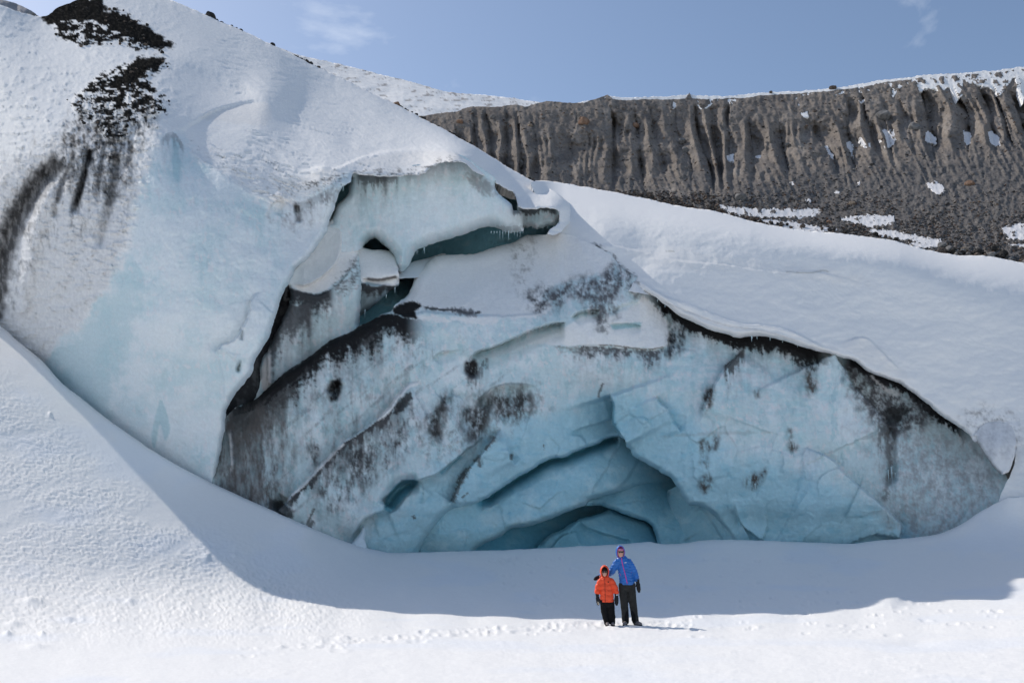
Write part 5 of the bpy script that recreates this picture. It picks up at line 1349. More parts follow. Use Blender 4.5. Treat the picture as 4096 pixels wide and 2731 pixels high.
RK = {'grey': [rock_mesh('rock', 10 + i, (0.15, 0.145, 0.14), (0.24, 0.235, 0.23)) for i in range(3)], 'dark': [rock_mesh('rock', 20 + i, (0.028, 0.027, 0.026), (0.06, 0.056, 0.052)) for i in range(3)],
      'rust': [rock_mesh('rock', 30 + i, (0.20, 0.125, 0.085), (0.28, 0.19, 0.14)) for i in range(2)], 'tan': [rock_mesh('rock', 40 + i, (0.30, 0.24, 0.18), (0.22, 0.18, 0.15)) for i in range(2)],
      'brown': [rock_mesh('rock', 50 + i, (0.09, 0.07, 0.058), (0.15, 0.125, 0.105)) for i in range(2)]}
rr = np.random.RandomState(5)
def rock(name, px, py, size, d, tone, label, group=None, flat=0.8, parent=None, cat='rock'):
    me = RK[tone][rr.randint(len(RK[tone]))]
    o = bpy.data.objects.new(name, me)
    COL.objects.link(o)
    w = size * d / FPX
    o.location = pt(px, py, d)
    o.scale = (w * 1.15, w * (0.9 + 0.3 * rr.rand()), w * flat * 1.15)
    o.rotation_euler = (rr.rand() * 0.5, rr.rand() * 0.5, rr.rand() * 6.28)
    if parent is not None:
        o.parent = parent
    if label:
        tag(o, label, cat, group)
    return o
for px, py, s, tone, lb in ((2333, 488, 46, 'rust', 'large rust-red boulder high in the moraine wall'), (1840, 490, 30, 'rust', 'rust boulder at the left end of the moraine wall'), (2081, 656, 40, 'grey', 'pale grey boulder low in the left moraine gullies'),
                            (2540, 504, 32, 'rust', 'rust boulder in the moraine right of the tallest buttress'), (1970, 470, 22, 'grey', 'small grey boulder near the left moraine crest'), (2728, 565, 30, 'grey', 'grey boulder halfway down the moraine below the sharp pinnacle'),
                            (2739, 601, 36, 'grey', 'dark grey angular boulder just below another under the sharp pinnacle'), (2877, 581, 24, 'grey', 'pale upright boulder in the middle of the moraine'), (3331, 352, 26, 'brown', 'rounded brown boulder sitting on the snowy crest'),
                            (3084, 370, 14, 'brown', 'tiny dark boulder on the snowy crest'), (3529, 467, 56, 'grey', 'largest grey boulder embedded in the right moraine wall'), (3661, 510, 46, 'grey', 'grey boulder above a snow patch in the right moraine wall'),
                            (2958, 792, 50, 'grey', 'big grey boulder at the foot of the moraine by the snow strip'), (3879, 737, 36, 'rust', 'flat rust-coloured boulder alone on the right talus'), (3409, 814, 26, 'tan', 'tan flat boulder on the middle talus'),
                            (3317, 889, 22, 'rust', 'orange boulder beside the snow at the talus foot'), (3150, 579, 20, 'grey', 'small grey boulder halfway down the central moraine'), (3483, 501, 20, 'grey', 'small pale boulder left of the biggest one'),
                            (3489, 659, 18, 'dark', 'small black boulder on the upper talus'), (3259, 447, 20, 'brown', 'brown boulder high in the central gullies'), (3856, 1001, 28, 'tan', 'tan boulder in the dark rubble at the right'),
                            (2120, 503, 22, 'tan', 'pale tan boulder high on the left moraine'), (2291, 562, 18, 'grey', 'small pale boulder in a left gully')):
    rock('boulder', px, py, s, float(mor_depth(np.array([px * 1.0]), np.array([py * 1.0]))[0]) - s * 0.004, tone, lb, cat='boulder')
# rubble band above the dome at the right, rocks along the snow ridge
for i in range(46):
    u = rr.rand()
    px, py = 3690 + 420 * u, 1000 + 36 * u + rr.randn() * 13
    rock('rock', px, py, 14 + 20 * rr.rand(), float(mor_depth(np.array([px]), np.array([py]))[0]) - 0.5, ('dark', 'brown', 'dark', 'grey')[rr.randint(4)], 'dark rock in the rubble band just above the snow dome at the right', 'rubble band above the snow dome')
fe_ = np.array(FAR_EDGE)
for i in range(26):
    px = 2820 + 800 * rr.rand()
    py = np.interp(px, fe_[:, 0], fe_[:, 1]) - 3 - 14 * rr.rand()
    rock('rock', px, py, 9 + 13 * rr.rand(), float(mor_depth(np.array([px]), np.array([py]))[0]) - 0.5, ('dark', 'brown')[rr.randint(2)], 'small dark rock where the talus meets the snow dome', 'rocks at the talus foot')
sk_ = np.array(SKY)[::-1]
def on_ridge(px, size, tone, label, group=None, up=0.0):
    py = float(np.interp(px, sk_[:, 0], sk_[:, 1]))
    d = float(h_tps(np.array([px * 1.0]), np.array([py]))[0]) + 2.0
    return rock('rock', px, py + 2 - up, size, d, tone, label, group, flat=0.7)
on_ridge(842, 46, 'dark', 'large black rock standing on the upper snow skyline', up=2)
on_ridge(1090, 26, 'dark', 'single square dark rock on the snow skyline', up=1)
on_ridge(1588, 30, 'rust', 'brown boulder on the snow ridge in front of the far mountain', up=2)
for px in (868, 888, 925, 945, 965):
    on_ridge(px, 11 + 5 * rr.rand(), 'dark', 'tiny dark rock in the row beside the large skyline rock', 'row of tiny skyline rocks')
for i in range(64):
    px = (1180 + 130 * rr.rand()) if i < 18 else (1600 + 340 * rr.rand() if i < 50 else 2105 + 65 * rr.rand())
    on_ridge(px, 9 + 14 * rr.rand() ** 2, ('dark', 'dark', 'brown')[rr.randint(3)], 'small dark rock in the rubble line along the snow ridge', 'rubble along the snow ridge', up=3 - 5 * rr.rand())

# stones lying on the two debris patches of the glacier
for pg, par, n_ in ((DEB1, hill_parts[0], 70), (DEB2, hill_parts[1], 80)):
    pg_ = spline(pg, 14, True)
    k = 0
    while k < n_:
        px, py = pg_[:, 0].min() - 20 + rr.rand() * (np.ptp(pg_[:, 0]) + 40), pg_[:, 1].min() + rr.rand() * (np.ptp(pg_[:, 1]) + 30)
        if soft_dist(np.array([px]), np.array([py]), pg_)[0] < -24 * rr.rand():
            continue
        if py < np.interp(px, sk_[:, 0], sk_[:, 1]) + 12:
            continue
        k += 1
        rock('stone', px, py, 6 + 12 * rr.rand() ** 2, float(h_tps(np.array([px]), np.array([py]))[0]) - 0.35, ('dark', 'dark', 'brown')[rr.randint(3)], None, parent=par)
# loose stones of the talus: far too many to count
def stone_scatter(name, n, pick, dfun, sizes, tones, label, seed):
    r = np.random.RandomState(seed)
    base = np.array([(1, 0, 0), (-1, 0, 0), (0, 1, 0), (0, -1, 0), (0, 0, 0.8), (0, 0, -0.8)], float) * 0.5
    fc = np.array([(0, 2, 4), (2, 1, 4), (1, 3, 4), (3, 0, 4), (2, 0, 5), (1, 2, 5), (3, 1, 5), (0, 3, 5)])
    px, py = pick(r, n)
    d = dfun(px, py)
    C = pt(px, py, d)
    s = (sizes[0] + (sizes[1] - sizes[0]) * r.rand(len(px)) ** 3) * d / FPX
    a = r.rand(len(px)) * 6.28
    B = base[None] * (0.65 + 0.7 * r.rand(len(px), 6, 1)) * s[:, None, None] * np.array([1.2, 1.0, 0.75])
    ca, sa = np.cos(a)[:, None], np.sin(a)[:, None]
    V = np.stack([B[..., 0] * ca - B[..., 1] * sa, B[..., 0] * sa + B[..., 1] * ca, B[..., 2] + 0.35 * B[..., 0]], -1) + C[:, None]
    F = (fc[None] + (np.arange(len(px)) * 6)[:, None, None]).reshape(-1, 3)
    t = np.array(tones)[r.randint(len(tones), size=len(px))]
    colr = np.repeat(t, 6, 0)
    o = mesh_object(name, V.reshape(-1, 3), F, M_ROCK, colr, smooth=False)
    tag(o, label, name.replace('_', ' '), kind='stuff')
    return o
def pick_talus(r, n):
    px = 2300 + 1850 * r.rand(n)
    top = np.interp(px, [2300, 2800, 3300, 3700, 4100], [760, 760, 700, 760, 720])
    bot = np.interp(px, fe_[:, 0], fe_[:, 1]) + 8
    py = top + (bot - top) * np.sqrt(r.rand(n))
    keep = r.rand(n) < sstep(-0.4, 0.3, fbm(px / 120, py / 60, 3, 0.5, 3.0)) * 0.8 + 0.2
    for pg in PATCHES:
        pg_ = np.array(pg, float)
        keep &= ~(inside_flat(px, py, pg_) & (r.rand(n) < 0.93))
    return px[keep], py[keep]
TT = [(0.07, 0.066, 0.064), (0.13, 0.125, 0.12), (0.19, 0.185, 0.18), (0.15, 0.10, 0.08), (0.10, 0.085, 0.075), (0.05, 0.048, 0.047), (0.22, 0.17, 0.13)]
stone_scatter('talus_stones', 14000, pick_talus, lambda a, b: mor_depth(a, b) - 0.1, (3.5, 14), TT, 'loose grey stones covering the talus below the moraine', 3)
def pick_wall(r, n):
    px = 1720 + 2400 * r.rand(n)
    top = np.interp(px, ridge_np[:, 0], ridge_np[:, 1]) + 14
    py = top + 360 * r.rand(n)
    return px, py
stone_scatter('embedded_stones', 2600, pick_wall, lambda a, b: mor_depth(a, b) + 0.02, (4, 15), [(0.19, 0.175, 0.16), (0.26, 0.25, 0.235), (0.13, 0.11, 0.095), (0.07, 0.06, 0.055), (0.20, 0.14, 0.105)], 'stones sticking out of the moraine wall', 8)

# ---------------------------------------------------------------- icicles
def icicles(parent, spots, mat):
    for (px, py, ln, w, d) in spots:
        p = pt(px, py, d)
        L = 0.7 * ln * d / FPX
        R = 0.8 * w * d / FPX / 2
        n, V, F = 6, [], []
        lv = [(0.06, 1.15), (-0.25, 0.75), (-0.55, 0.48), (-0.8, 0.25), (-1.0, 0.03)]
        for (h, rr_) in lv:
            for k in range(n):
                a = k / n * 6.283
                V.append((p[0] + R * rr_ * math.cos(a), p[1] + R * rr_ * math.sin(a), p[2] + h * L))
        for j in range(len(lv) - 1):
            for k in range(n):
                F.append((j * n + k, j * n + (k + 1) % n, (j + 1) * n + (k + 1) % n, (j + 1) * n + k))
        mesh_object('icicle', np.array(V), np.array(F), mat, np.tile(np.array((0.50, 0.64, 0.68, 0.0)), (len(V), 1)), parent)
ri = np.random.RandomState(12)
sp_ = [(px, 926, 14 + 46 * ri.rand() ** 2, 3.5 + 2 * ri.rand(), 41.0) for px in np.linspace(1965, 2092, 12)] + [(1697, 990, 40, 5, 39.2), (1668, 1004, 22, 4, 39.0), (1373, 745, 34, 5, 36.4)]
icicles(U_, sp_, M_ICE)
icicles(V_, [(px, 905, 10 + 16 * ri.rand(), 3.5, 42.2) for px in (2112, 2130, 2150, 2172, 2190, 2215)], M_ICE)
icicles(W_, [(px, np.interp(px, [2000, 2060, 2110, 2160, 2215], [1378, 1351, 1329, 1309, 1293]) , 8 + 26 * ri.rand() ** 2, 3.5, 36.4) for px in np.linspace(2070, 2225, 11)] +
        [(px, 1905 - (px - 1720) * 0.35, 8 + 14 * ri.rand(), 4, 34.9) for px in (1690, 1708, 1726, 1742, 1756)] + [(px, 1296, 10 + 10 * ri.rand(), 3, 37.0) for px in (2455, 2472, 2490, 2512, 2530, 2550)] +
        [(px, 1246, 8 + 8 * ri.rand(), 3, 37.2) for px in (2320, 2335, 2350, 2365, 2380)] + [(3565, 1870, 90, 8, 36.9), (3552, 1880, 70, 7, 36.9), (3580, 1890, 40, 6, 36.9), (3020, 1935, 40, 6, 35.5)], M_ICE)
icicles(N2_, [(1580, 1150, 36, 4, 37.8), (1545, 1178, 26, 4, 37.9), (1460, 1240, 50, 5, 38.0)], M_ICE)
icicles(do, [(px, np.interp(px, [2600, 2700, 2950, 3063, 3200], [1178, 1250, 1351, 1346, 1384]), 8 + 14 * ri.rand(), 4, 36.9) for px in (2630, 2660, 3010, 3028, 3080, 3130, 3190)] + [(3006, 1345, 34, 6, 36.7)], M_ICE)

# ---------------------------------------------------------------- people
def plain(name, rgb, rough=0.6, spec=0.3, vary=0.08, scale=30.0, bump=0.0):
    m, n, l, b = nodes_of(name)
    geo = n.new('ShaderNodeTexCoord')
    nz = n.new('ShaderNodeTexNoise')
    nz.inputs['Scale'].default_value = scale
    nz.inputs['Detail'].default_value = 5
    l.new(geo.outputs['Object'], nz.inputs['Vector'])
    rp = n.new('ShaderNodeValToRGB')
    rp.color_ramp.elements[0].color = tuple(c * (1 - vary) for c in rgb) + (1,)
    rp.color_ramp.elements[1].color = tuple(min(1, c * (1 + vary)) for c in rgb) + (1,)
    rp.color_ramp.elements[0].position, rp.color_ramp.elements[1].position = 0.3, 0.7
    l.new(nz.outputs['Fac'], rp.inputs[0])
    l.new(rp.outputs[0], b.inputs['Base Color'])
    b.inputs['Roughness'].default_value = rough
    b.inputs['Specular IOR Level'].default_value = spec
    if bump:
        bp = n.new('ShaderNodeBump')
        bp.inputs['Distance'].default_value = bump
        l.new(nz.outputs['Fac'], bp.inputs['Height'])
        l.new(bp.outputs[0], b.inputs['Normal'])
    return m
M_BLUE = plain('blue_down_fabric', (0.012, 0.135, 0.47), 0.38, 0.45, 0.2, 14, 0.01)
M_ORANGE = plain('orange_down_fabric', (0.86, 0.085, 0.025), 0.5, 0.35, 0.12, 14, 0.01)
M_GREY = plain('charcoal_trouser_cloth', (0.030, 0.030, 0.029), 0.85, 0.15, 0.3, 12, 0.012)
M_BLACK = plain('black_cloth', (0.009, 0.009, 0.010), 0.85, 0.15, 0.4, 12, 0.012)
M_MITT = plain('black_glove_shell', (0.008, 0.008, 0.010), 0.6, 0.3, 0.4, 20)
M_PINK = plain('pink_trim', (0.62, 0.05, 0.30), 0.6, 0.3)
M_BAND = plain('pink_knit_headband', (0.55, 0.20, 0.30), 0.9, 0.1, 0.2, 60)
M_DKRED = plain('dark_red_trim', (0.30, 0.03, 0.02), 0.6, 0.3)
M_LENS = plain('sunglass_lens', (0.004, 0.004, 0.006), 0.08, 0.6)
M_BOOT = plain('grey_boot_leather', (0.20, 0.17, 0.17), 0.6, 0.3, 0.4, 20)
M_SOLE = plain('black_rubber', (0.008, 0.008, 0.008), 0.8, 0.2)
M_WHITE = plain('white_print', (0.75, 0.75, 0.75), 0.6, 0.3)
M_TANP = plain('tan_palm_leather', (0.50, 0.42, 0.32), 0.7, 0.2)
M_SKIN = mat_vcol('skin', 0.5, (0, 1), 0.35, 0.05, 60)

def blob_mesh(name, prims, voxel, mat, parent, smooth_it=6, post=None, paint=None):
    """tapered limbs and ellipsoids fused into one continuous skin"""
    bm = bmesh.new()
    for p in prims:
        if p[0] == 'e':                                   # ellipsoid: centre, radii, tilt about y
            _, c, r, *tilt = p
            M = Matrix.Translation(c) @ Matrix.Rotation(tilt[0] if tilt else 0, 4, 'Y') @ Matrix.Diagonal((r[0], r[1], r[2], 1))
            bmesh.ops.create_icosphere(bm, subdivisions=3, radius=1.0, matrix=M)
        else:                                             # limb through joints with radii, flattened front to back
            _, pts, rad, *fl = p
            fl = fl[0] if fl else 1.0
            for (a, b_), (ra, rb) in zip(zip(pts, pts[1:]), zip(rad, rad[1:])):
                a, b_ = Vector(a), Vector(b_)
                n = max(2, int((b_ - a).length / (0.5 * min(ra, rb))) + 1)
                for i in range(n + 1):
                    t = i / n
                    r = ra * (1 - t) + rb * t
                    bmesh.ops.create_icosphere(bm, subdivisions=2, radius=1.0, matrix=Matrix.Translation(a.lerp(b_, t)) @ Matrix.Diagonal((r, r * fl, r, 1)))
    me = bpy.data.meshes.new(name)
    bm.to_mesh(me)
    bm.free()
    o = bpy.data.objects.new(name, me)
    COL.objects.link(o)
    md = o.modifiers.new('r', 'REMESH')
    md.mode = 'VOXEL'
    md.voxel_size = voxel
    ms = o.modifiers.new('s', 'SMOOTH')
    ms.iterations = smooth_it
    ms.factor = 0.5
    dg = bpy.context.evaluated_depsgraph_get()
    ev = bpy.data.meshes.new_from_object(o.evaluated_get(dg))
    o.modifiers.clear()
    o.data = ev
    ev.name = name
    ev.polygons.foreach_set('use_smooth', np.ones(len(ev.polygons), bool))
    if post:
        V = np.empty(len(ev.vertices) * 3); ev.vertices.foreach_get('co', V); V = V.reshape(-1, 3)
        N = np.empty(len(ev.vertices) * 3); ev.vertices.foreach_get('normal', N); N = N.reshape(-1, 3)
        ev.vertices.foreach_set('co', post(V, N).astype(np.float32).ravel())
        ev.update()
    if paint:
        V = np.empty(len(ev.vertices) * 3); ev.vertices.foreach_get('co', V); V = V.reshape(-1, 3)
        ca = ev.color_attributes.new('Col', 'FLOAT_COLOR', 'POINT')
        ca.data.foreach_set('color', np.concatenate([paint(V), np.ones((len(V), 1))], 1).astype(np.float32).ravel())
    ev.materials.clear()
    ev.materials.append(mat)
    if parent is not None:
        o.parent = parent
    return o

def quilt(pitch, amp, phase=0.0, zr=(0, 9), vert=None, hem=0.0):
    def f(V, N):
        z = V[:, 2]
        q = np.abs(np.sin(np.pi * (z + phase + 0.012 * np.sin(V[:, 0] * 30)) / pitch)) ** 0.5 - 0.75
        m = sstep(zr[0] - 0.01, zr[0] + 0.02, z) * sstep(zr[1] + 0.01, zr[1] - 0.02, z)
        d = amp * q * m
        if vert:
            d = d + 0.6 * amp * (np.abs(np.sin(np.pi * (V[:, 0] - vert[1]) / vert[0])) ** 0.5 - 0.75) * m
        # small puckers
        d = d + 0.006 * fbm(V[:, 0] * 30, V[:, 2] * 30 + V[:, 1] * 20, 3, 0.6, 5.0)
        W = V + N * d[:, None]
        k = W[:, 2] < hem
        W[k, 2] = hem + (W[k, 2] - hem) * 0.06
        return W
    return f

def hood_mesh(name, c, r, open_r, mat, parent, tilt=0.0, thick=0.018, face_dir=(0.0, -1.0, -0.12), low=-0.75):
    """a shell round the head with an oval opening for the face"""
    n_u, n_v = 48, 32
    V, F = [], []
    fd = Vector(face_dir).normalized()
    ang0 = open_r
    ex = Vector((1, 0, 0))
    ez = fd.cross(ex).normalized()
    for j in range(n_v + 1):
        a = ang0 + (math.pi * 0.98 - ang0) * j / n_v
        for i in range(n_u):
            t = 2 * math.pi * i / n_u
            k = 1.0 + 0.22 * math.sin(t) ** 2 * (1 - j / n_v)         # opening taller than wide
            aa = min(a * k, math.pi) if j == 0 else a + (ang0 * (k - 1)) * (1 - j / n_v)
            dvec = fd * math.cos(aa) + (ex * math.cos(t) + ez * math.sin(t)) * math.sin(aa)
            lip = 1.0 + (0.05 * math.exp(-j * 0.9))
            V.append(tuple(Vector(c) + Vector((dvec.x * r[0], dvec.y * r[1], dvec.z * r[2])) * lip))
    for j in range(n_v):
        for i in range(n_u):
            a_, b_ = j * n_u + i, j * n_u + (i + 1) % n_u
            F.append((a_, b_, b_ + n_u, a_ + n_u))
    o = mesh_object(name, np.array(V), np.array(F), mat, None, parent)
    md = o.modifiers.new('s', 'SOLIDIFY')
    md.thickness, md.offset = thick, 1.0
    dg = bpy.context.evaluated_depsgraph_get()
    o.data = bpy.data.meshes.new_from_object(o.evaluated_get(dg))
    o.modifiers.clear()
    return o

def ribbon(name, pts, w, mat, parent, depth=0.006):
    """a flat strip laid over points facing the camera"""
    pts = [Vector(p) for p in pts]
    V, F = [], []
    for i, p in enumerate(pts):
        t = (pts[min(i + 1, len(pts) - 1)] - pts[max(i - 1, 0)]).normalized()
        s = t.cross(Vector((0, -1, 0))).normalized() * w / 2
        for q in (p - s, p + s, p + s + Vector((0, depth * 2, 0)), p - s + Vector((0, depth * 2, 0))):
            V.append(tuple(q))
    for i in range(len(pts) - 1):
        for k in range(4):
            F.append((i * 4 + k, i * 4 + (k + 1) % 4, (i + 1) * 4 + (k + 1) % 4, (i + 1) * 4 + k))
    F.append((0, 1, 2, 3)); F.append(tuple((len(pts) - 1) * 4 + k for k in (3, 2, 1, 0)))
    return mesh_object(name, np.array(V), np.array(F), mat, None, parent)

def front_y(o, x, z):
    """front surface of a part at local x, z"""
    h, loc, n, i = o.ray_cast(Vector((x, -2, z)), Vector((0, 1, 0)))
    return loc.y if h else -0.1

def glasses(parent, c, w, h, yfront):
    for s in (-1, 1):
        bm = bmesh.new()
        bmesh.ops.create_uvsphere(bm, u_segments=16, v_segments=10, radius=1.0, matrix=Matrix.Translation((c[0] + s * w * 0.52, yfront + abs(s) * 0.012, c[2])) @ Matrix.Diagonal((w * 0.50, 0.014, h * 0.5, 1)))
        me = bpy.data.meshes.new('sunglass_lens'); bm.to_mesh(me); bm.free()
        me.polygons.foreach_set('use_smooth', np.ones(len(me.polygons), bool))
        me.materials.append(M_LENS)
        o = bpy.data.objects.new('sunglass_lens', me); COL.objects.link(o); o.parent = parent
    ribbon('sunglass_bridge', [(c[0] - w * 1.1, yfront + 0.02, c[2] + h * 0.3), (c[0], yfront - 0.002, c[2] + h * 0.28), (c[0] + w * 1.1, yfront + 0.02, c[2] + h * 0.3)], 0.012, M_LENS, parent)

def skin_paint(hc, hr):
    def f(V):
        c = np.tile(np.array((0.60, 0.34, 0.25)), (len(V), 1))
        u, w = (V[:, 0] - hc[0]) / hr[0], (V[:, 2] - hc[2]) / hr[2]
        cheek = np.exp(-(((np.abs(u) - 0.45) / 0.25) ** 2 + ((w + 0.12) / 0.25) ** 2))
        c += (np.array((0.66, 0.28, 0.22)) - c) * (0.5 * cheek)[:, None]
        mouth = np.exp(-((u / 0.32) ** 4 + ((w + 0.46 - 0.10 * u * u) / 0.075) ** 2))
        c += (np.array((0.45, 0.10, 0.10)) - c) * mouth[:, None]
        teeth = np.exp(-((u / 0.22) ** 4 + ((w + 0.45 - 0.10 * u * u) / 0.03) ** 2))
        c += (np.array((0.75, 0.70, 0.66)) - c) * (0.7 * teeth)[:, None]
        return c
    return f

def ground_at(px, py):
    return pt(px, py, float(g_tps(np.array([px * 1.0]), np.array([py * 1.0]))[0]))

# ---- the adult in the blue jacket
ga = ground_at(2517, 2499)
K = 1.0
hc, hr = (-0.165, -0.03, 1.590), (0.076, 0.095, 0.105)
body = blob_mesh('person', [('e', hc, hr), ('e', (hc[0], hc[1] - 0.075, hc[2] - 0.055), (0.042, 0.035, 0.045)), ('e', (hc[0], hc[1] - 0.097, hc[2] - 0.012), (0.013, 0.020, 0.024)),
                            ('l', [(hc[0], -0.01, 1.52), (-0.12, 0.0, 1.40), (-0.06, 0.0, 1.15), (-0.03, 0.0, 0.92)], [0.055, 0.11, 0.12, 0.13], 0.75),
                            ('l', [(-0.27, 0.0, 1.37), (-0.36, 0.08, 1.17), (-0.50, 0.16, 1.09), (-0.66, 0.12, 1.05)], [0.055, 0.045, 0.038, 0.03]),
                            ('l', [(0.05, 0.0, 1.38), (0.145, 0.02, 1.18), (0.195, -0.01, 1.02), (0.21, -0.02, 0.93)], [0.055, 0.045, 0.036, 0.028]),
                            ('l', [(-0.11, 0, 0.90), (-0.10, -0.02, 0.47), (-0.08, 0.02, 0.08)], [0.085, 0.055, 0.04]),
                            ('l', [(0.04, 0, 0.90), (0.09, -0.02, 0.47), (0.16, 0.02, 0.08)], [0.085, 0.055, 0.04])], 0.011, M_SKIN, None, 4, paint=skin_paint(hc, hr))
tag(body, 'adult in bright blue down jacket with arm around the child', 'person', 'two people posing in front of the ice cave')
jk = blob_mesh('jacket', [('l', [(-0.145, 0.005, 1.475), (-0.12, 0.005, 1.40), (-0.075, 0.0, 1.22), (-0.045, 0.0, 1.05), (-0.03, 0.0, 0.925)], [0.085, 0.145, 0.165, 0.172, 0.180], 0.72),
                          ('l', [(-0.245, 0.0, 1.375), (-0.30, 0.03, 1.28), (-0.365, 0.09, 1.16), (-0.48, 0.17, 1.10), (-0.63, 0.17, 1.06)], [0.082, 0.085, 0.080, 0.068, 0.055]),
                          ('l', [(0.02, 0.0, 1.385), (0.085, 0.01, 1.28), (0.145, 0.02, 1.17), (0.185, 0.0, 1.06), (0.20, -0.01, 0.985)], [0.080, 0.080, 0.074, 0.064, 0.055])], 0.010, M_BLUE, body, 5, quilt(0.062, 0.012, 0.01, (0.90, 1.5), hem=0.880))
hd = hood_mesh('hood', (hc[0], hc[1] + 0.02, hc[2] + 0.012), (0.108, 0.125, 0.155), 0.92, M_BLUE, body)
ln = hood_mesh('hood_lining', (hc[0], hc[1] + 0.012, hc[2] + 0.008), (0.101, 0.121, 0.146), 0.905, M_PINK, body, thick=0.006)
hb = blob_mesh('headband', [('e', (hc[0], hc[1] + 0.004, hc[2] + 0.062), (0.083, 0.099, 0.042))], 0.008, M_BAND, body, 2)
glasses(body, (hc[0], 0, hc[2] + 0.012), 0.050, 0.044, hc[1] - 0.104)
zp = []
for z in np.linspace(1.475, 0.905, 22):
    x = float(np.interp(z, [0.905, 1.1, 1.3, 1.42, 1.475], [-0.035, -0.075, -0.125, -0.145, -0.150]))
    zp.append((x, front_y(jk, x, z) - 0.004, z))
ribbon('zip', zp, 0.017, M_PINK, jk)
for (x, z, a) in ((0.065, 1.13, -0.012), (-0.185, 1.11, 0.012)):
    ribbon('pocket_zip', [(x - a, front_y(jk, x - a, z + 0.03) - 0.003, z + 0.03), (x + a, front_y(jk, x + a, z - 0.03) - 0.003, z - 0.03)], 0.008, M_PINK, jk)
ribbon('chest_logo', [(-0.085 + 0.011 * i, front_y(jk, -0.085 + 0.011 * i, 1.372) - 0.004, 1.368 + 0.002 * i) for i in range(5)], 0.016, M_WHITE, jk)
tr = blob_mesh('trousers', [('l', [(-0.03, 0, 0.93), (-0.03, 0, 0.86)], [0.168, 0.165], 0.72), ('l', [(-0.115, 0, 0.86), (-0.112, -0.01, 0.66), (-0.105, -0.02, 0.47), (-0.085, 0.01, 0.24), (-0.078, 0.01, 0.085)], [0.112, 0.104, 0.090, 0.086, 0.082], 0.9),
                            ('l', [(0.055, 0, 0.86), (0.070, -0.01, 0.66), (0.092, -0.02, 0.47), (0.120, 0.01, 0.24), (0.145, 0.01, 0.085)], [0.112, 0.104, 0.090, 0.086, 0.080], 0.9)], 0.011, M_GREY, body, 4,
               lambda V, N: V + N * (0.012 * fbm(V[:, 0] * 9 + 3, V[:, 2] * 7, 4, 0.6, 2.0))[:, None])
for s, x0 in ((-1, -0.060), (1, 0.098)):
    gp = blob_mesh('instep_patch', [('l', [(x0, -0.035, 0.28), (x0 + 0.002, -0.035, 0.12)], [0.052, 0.056], 0.8)], 0.011, M_BLACK, tr, 3)
def mitten(parent, wrist, tip, w, thumb, mat=M_MITT, patch=None):
    wv, tv = Vector(wrist), Vector(tip)
    m = wv.lerp(tv, 0.45)
    o = blob_mesh('mitten', [('l', [wv, wv.lerp(tv, 0.22)], [w * 0.80, w * 0.72]), ('l', [wv.lerp(tv, 0.25), m, wv.lerp(tv, 0.8), tv], [w * 0.62, w * 0.85, w * 0.80, w * 0.55], 0.62),
                             ('l', [wv.lerp(tv, 0.38), m + Vector(thumb) * 0.6, m + Vector(thumb)], [w * 0.38, w * 0.36, w * 0.26])], 0.008, mat, parent, 3)
    return o
mitten(body, (0.205, -0.015, 1.00), (0.235, -0.03, 0.735), 0.062, (-0.055, -0.02, -0.03))
mitten(body, (-0.64, 0.16, 1.06), (-0.755, 0.01, 1.00), 0.056, (0.03, -0.05, -0.02))
def boot(parent, x, y, dirx, l=0.26, w=0.048, mat=M_BOOT):
    o = blob_mesh('boot', [('l', [(x, y + 0.03, 0.16), (x, y + 0.02, 0.065)], [w * 1.0, w * 1.0]), ('l', [(x, y + 0.03, 0.05), (x + dirx * 0.5, y - l * 0.35, 0.045), (x + dirx, y - l * 0.62, 0.038)], [w, w * 0.98, w * 0.80], 1.0)], 0.009, mat, parent, 3,
                  lambda V, N: np.stack([V[:, 0], V[:, 1], np.maximum(V[:, 2], 0.006)], 1))
    blob_mesh('sole', [('l', [(x, y + 0.045, 0.012), (x + dirx * 0.5, y - l * 0.35, 0.012), (x + dirx, y - l * 0.66, 0.014)], [w * 1.06, w * 1.06, w * 0.88], 1.0)], 0.010, M_SOLE, o, 2, lambda V, N: np.stack([V[:, 0], V[:, 1], np.clip(V[:, 2], -0.012, 0.022)], 1))
    return o
boot(body, -0.085, 0.01, -0.045)
boot(body, 0.150, 0.01, 0.085)
body.location = ga

# ---- the child in the orange jacket
gc = ground_at(2429, 2497)
gc = np.array([gc[0] * (ga[1] - 0.05) / gc[1], ga[1] - 0.05, min(gc[2], ga[2])])
kc, kr = (-0.045, -0.03, 1.165), (0.068, 0.086, 0.094)
kid = blob_mesh('person', [('e', kc, kr), ('e', (kc[0], kc[1] - 0.066, kc[2] - 0.05), (0.038, 0.03, 0.040)), ('e', (kc[0], kc[1] - 0.086, kc[2] - 0.012), (0.011, 0.016, 0.019)),
                           ('l', [(-0.04, -0.01, 1.09), (-0.01, 0, 0.99), (0, 0, 0.80), (0, 0, 0.60)], [0.045, 0.085, 0.10, 0.11], 0.8),
                           ('l', [(-0.13, 0, 0.97), (-0.20, 0.0, 0.82), (-0.22, -0.01, 0.66)], [0.045, 0.038, 0.028]), ('l', [(0.11, 0, 0.97), (0.19, 0.0, 0.82), (0.215, -0.01, 0.66)], [0.045, 0.038, 0.028]),
                           ('l', [(-0.06, 0, 0.58), (-0.05, -0.01, 0.32), (0.0, 0.01, 0.07)], [0.07, 0.05, 0.036]), ('l', [(0.07, 0, 0.58), (0.09, -0.01, 0.32), (0.12, 0.01, 0.07)], [0.07, 0.05, 0.036])], 0.010, M_SKIN, None, 4, paint=skin_paint(kc, kr))
tag(kid, 'child in a hooded orange down jacket and black trousers beside the adult', 'person', 'two people posing in front of the ice cave')
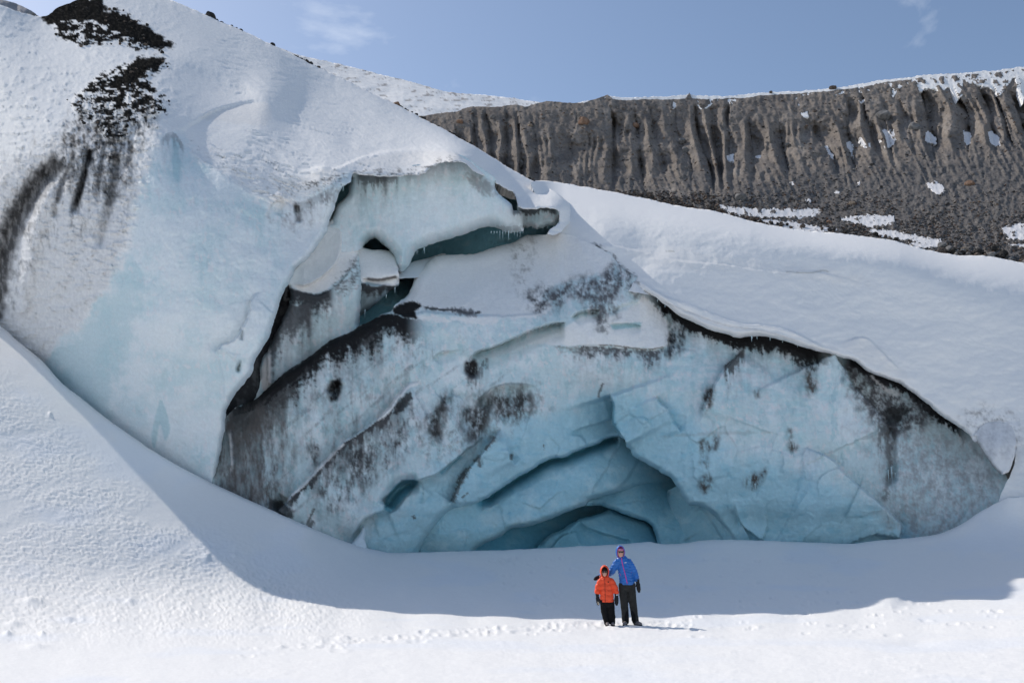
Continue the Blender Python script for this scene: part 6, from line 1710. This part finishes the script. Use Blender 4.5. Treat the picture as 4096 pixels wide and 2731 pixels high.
kj = blob_mesh('jacket', [('l', [(-0.035, 0.0, 1.07), (-0.02, 0.0, 0.99), (-0.005, 0.0, 0.85), (0.0, 0.0, 0.68), (0.005, 0.0, 0.555)], [0.075, 0.122, 0.145, 0.158, 0.160], 0.80),
                          ('l', [(-0.125, 0, 0.975), (-0.175, 0.0, 0.88), (-0.205, 0.0, 0.79), (-0.212, -0.01, 0.725)], [0.072, 0.074, 0.068, 0.062]),
                          ('l', [(0.105, 0, 0.975), (0.16, 0.0, 0.88), (0.20, 0.0, 0.79), (0.215, -0.01, 0.725)], [0.072, 0.076, 0.070, 0.062])], 0.010, M_ORANGE, kid, 5, quilt(0.118, 0.016, 0.03, (0.52, 1.03), hem=0.515))
hood_mesh('hood', (kc[0] + 0.006, kc[1] + 0.02, kc[2] + 0.018), (0.105, 0.118, 0.145), 0.88, M_ORANGE, kid, thick=0.022)
hood_mesh('hood_lining', (kc[0] + 0.004, kc[1] + 0.012, kc[2] + 0.012), (0.094, 0.110, 0.134), 0.80, M_BLACK, kid, thick=0.006)
blob_mesh('hat', [('e', (kc[0], kc[1] + 0.002, kc[2] + 0.058), (0.076, 0.092, 0.050))], 0.008, M_BLACK, kid, 2)
glasses(kid, (kc[0], 0, kc[2] + 0.008), 0.046, 0.050, kc[1] - 0.094)
zp = []
for z in np.linspace(1.06, 0.515, 20):
    x = float(np.interp(z, [0.515, 1.06], [-0.045, -0.045]))
    zp.append((x, front_y(kj, x, z) - 0.004, z))
ribbon('zip', zp, 0.012, M_DKRED, kj)
ribbon('chest_emblem', [(0.022, front_y(kj, 0.022, 0.955) - 0.004, 0.955), (0.046, front_y(kj, 0.046, 0.955) - 0.004, 0.955)], 0.022, M_BLACK, kj)
blob_mesh('trousers', [('l', [(0.005, 0, 0.60), (0.01, 0, 0.52)], [0.135, 0.138], 0.75), ('l', [(-0.072, 0, 0.53), (-0.062, -0.01, 0.33), (-0.035, 0.0, 0.19), (-0.005, 0.01, 0.07)], [0.090, 0.082, 0.076, 0.070], 0.95),
                       ('l', [(0.085, 0, 0.53), (0.098, -0.01, 0.33), (0.112, 0.0, 0.19), (0.118, 0.01, 0.07)], [0.090, 0.084, 0.076, 0.070], 0.95)], 0.010, M_BLACK, kid, 4,
          lambda V, N: V + N * (0.011 * fbm(V[:, 0] * 10 + 3, V[:, 2] * 9, 4, 0.6, 6.0))[:, None])
ml = mitten(kid, (-0.215, -0.01, 0.70), (-0.195, -0.03, 0.47), 0.056, (0.05, -0.01, -0.03))
blob_mesh('palm', [('l', [(-0.205, -0.035, 0.53), (-0.190, -0.045, 0.475)], [0.024, 0.022], 0.7)], 0.007, M_TANP, ml, 2)
mr_ = mitten(kid, (0.22, -0.01, 0.70), (0.215, -0.03, 0.465), 0.060, (-0.045, -0.015, -0.03))
ribbon('cuff_label', [(0.205, -0.075, 0.672), (0.245, -0.072, 0.676)], 0.022, M_WHITE, mr_)
boot(kid, 0.0, 0.0, 0.0, 0.21, 0.043, M_BOOT)
boot(kid, 0.118, 0.0, 0.01, 0.21, 0.043, M_BOOT)
kid.location = gc
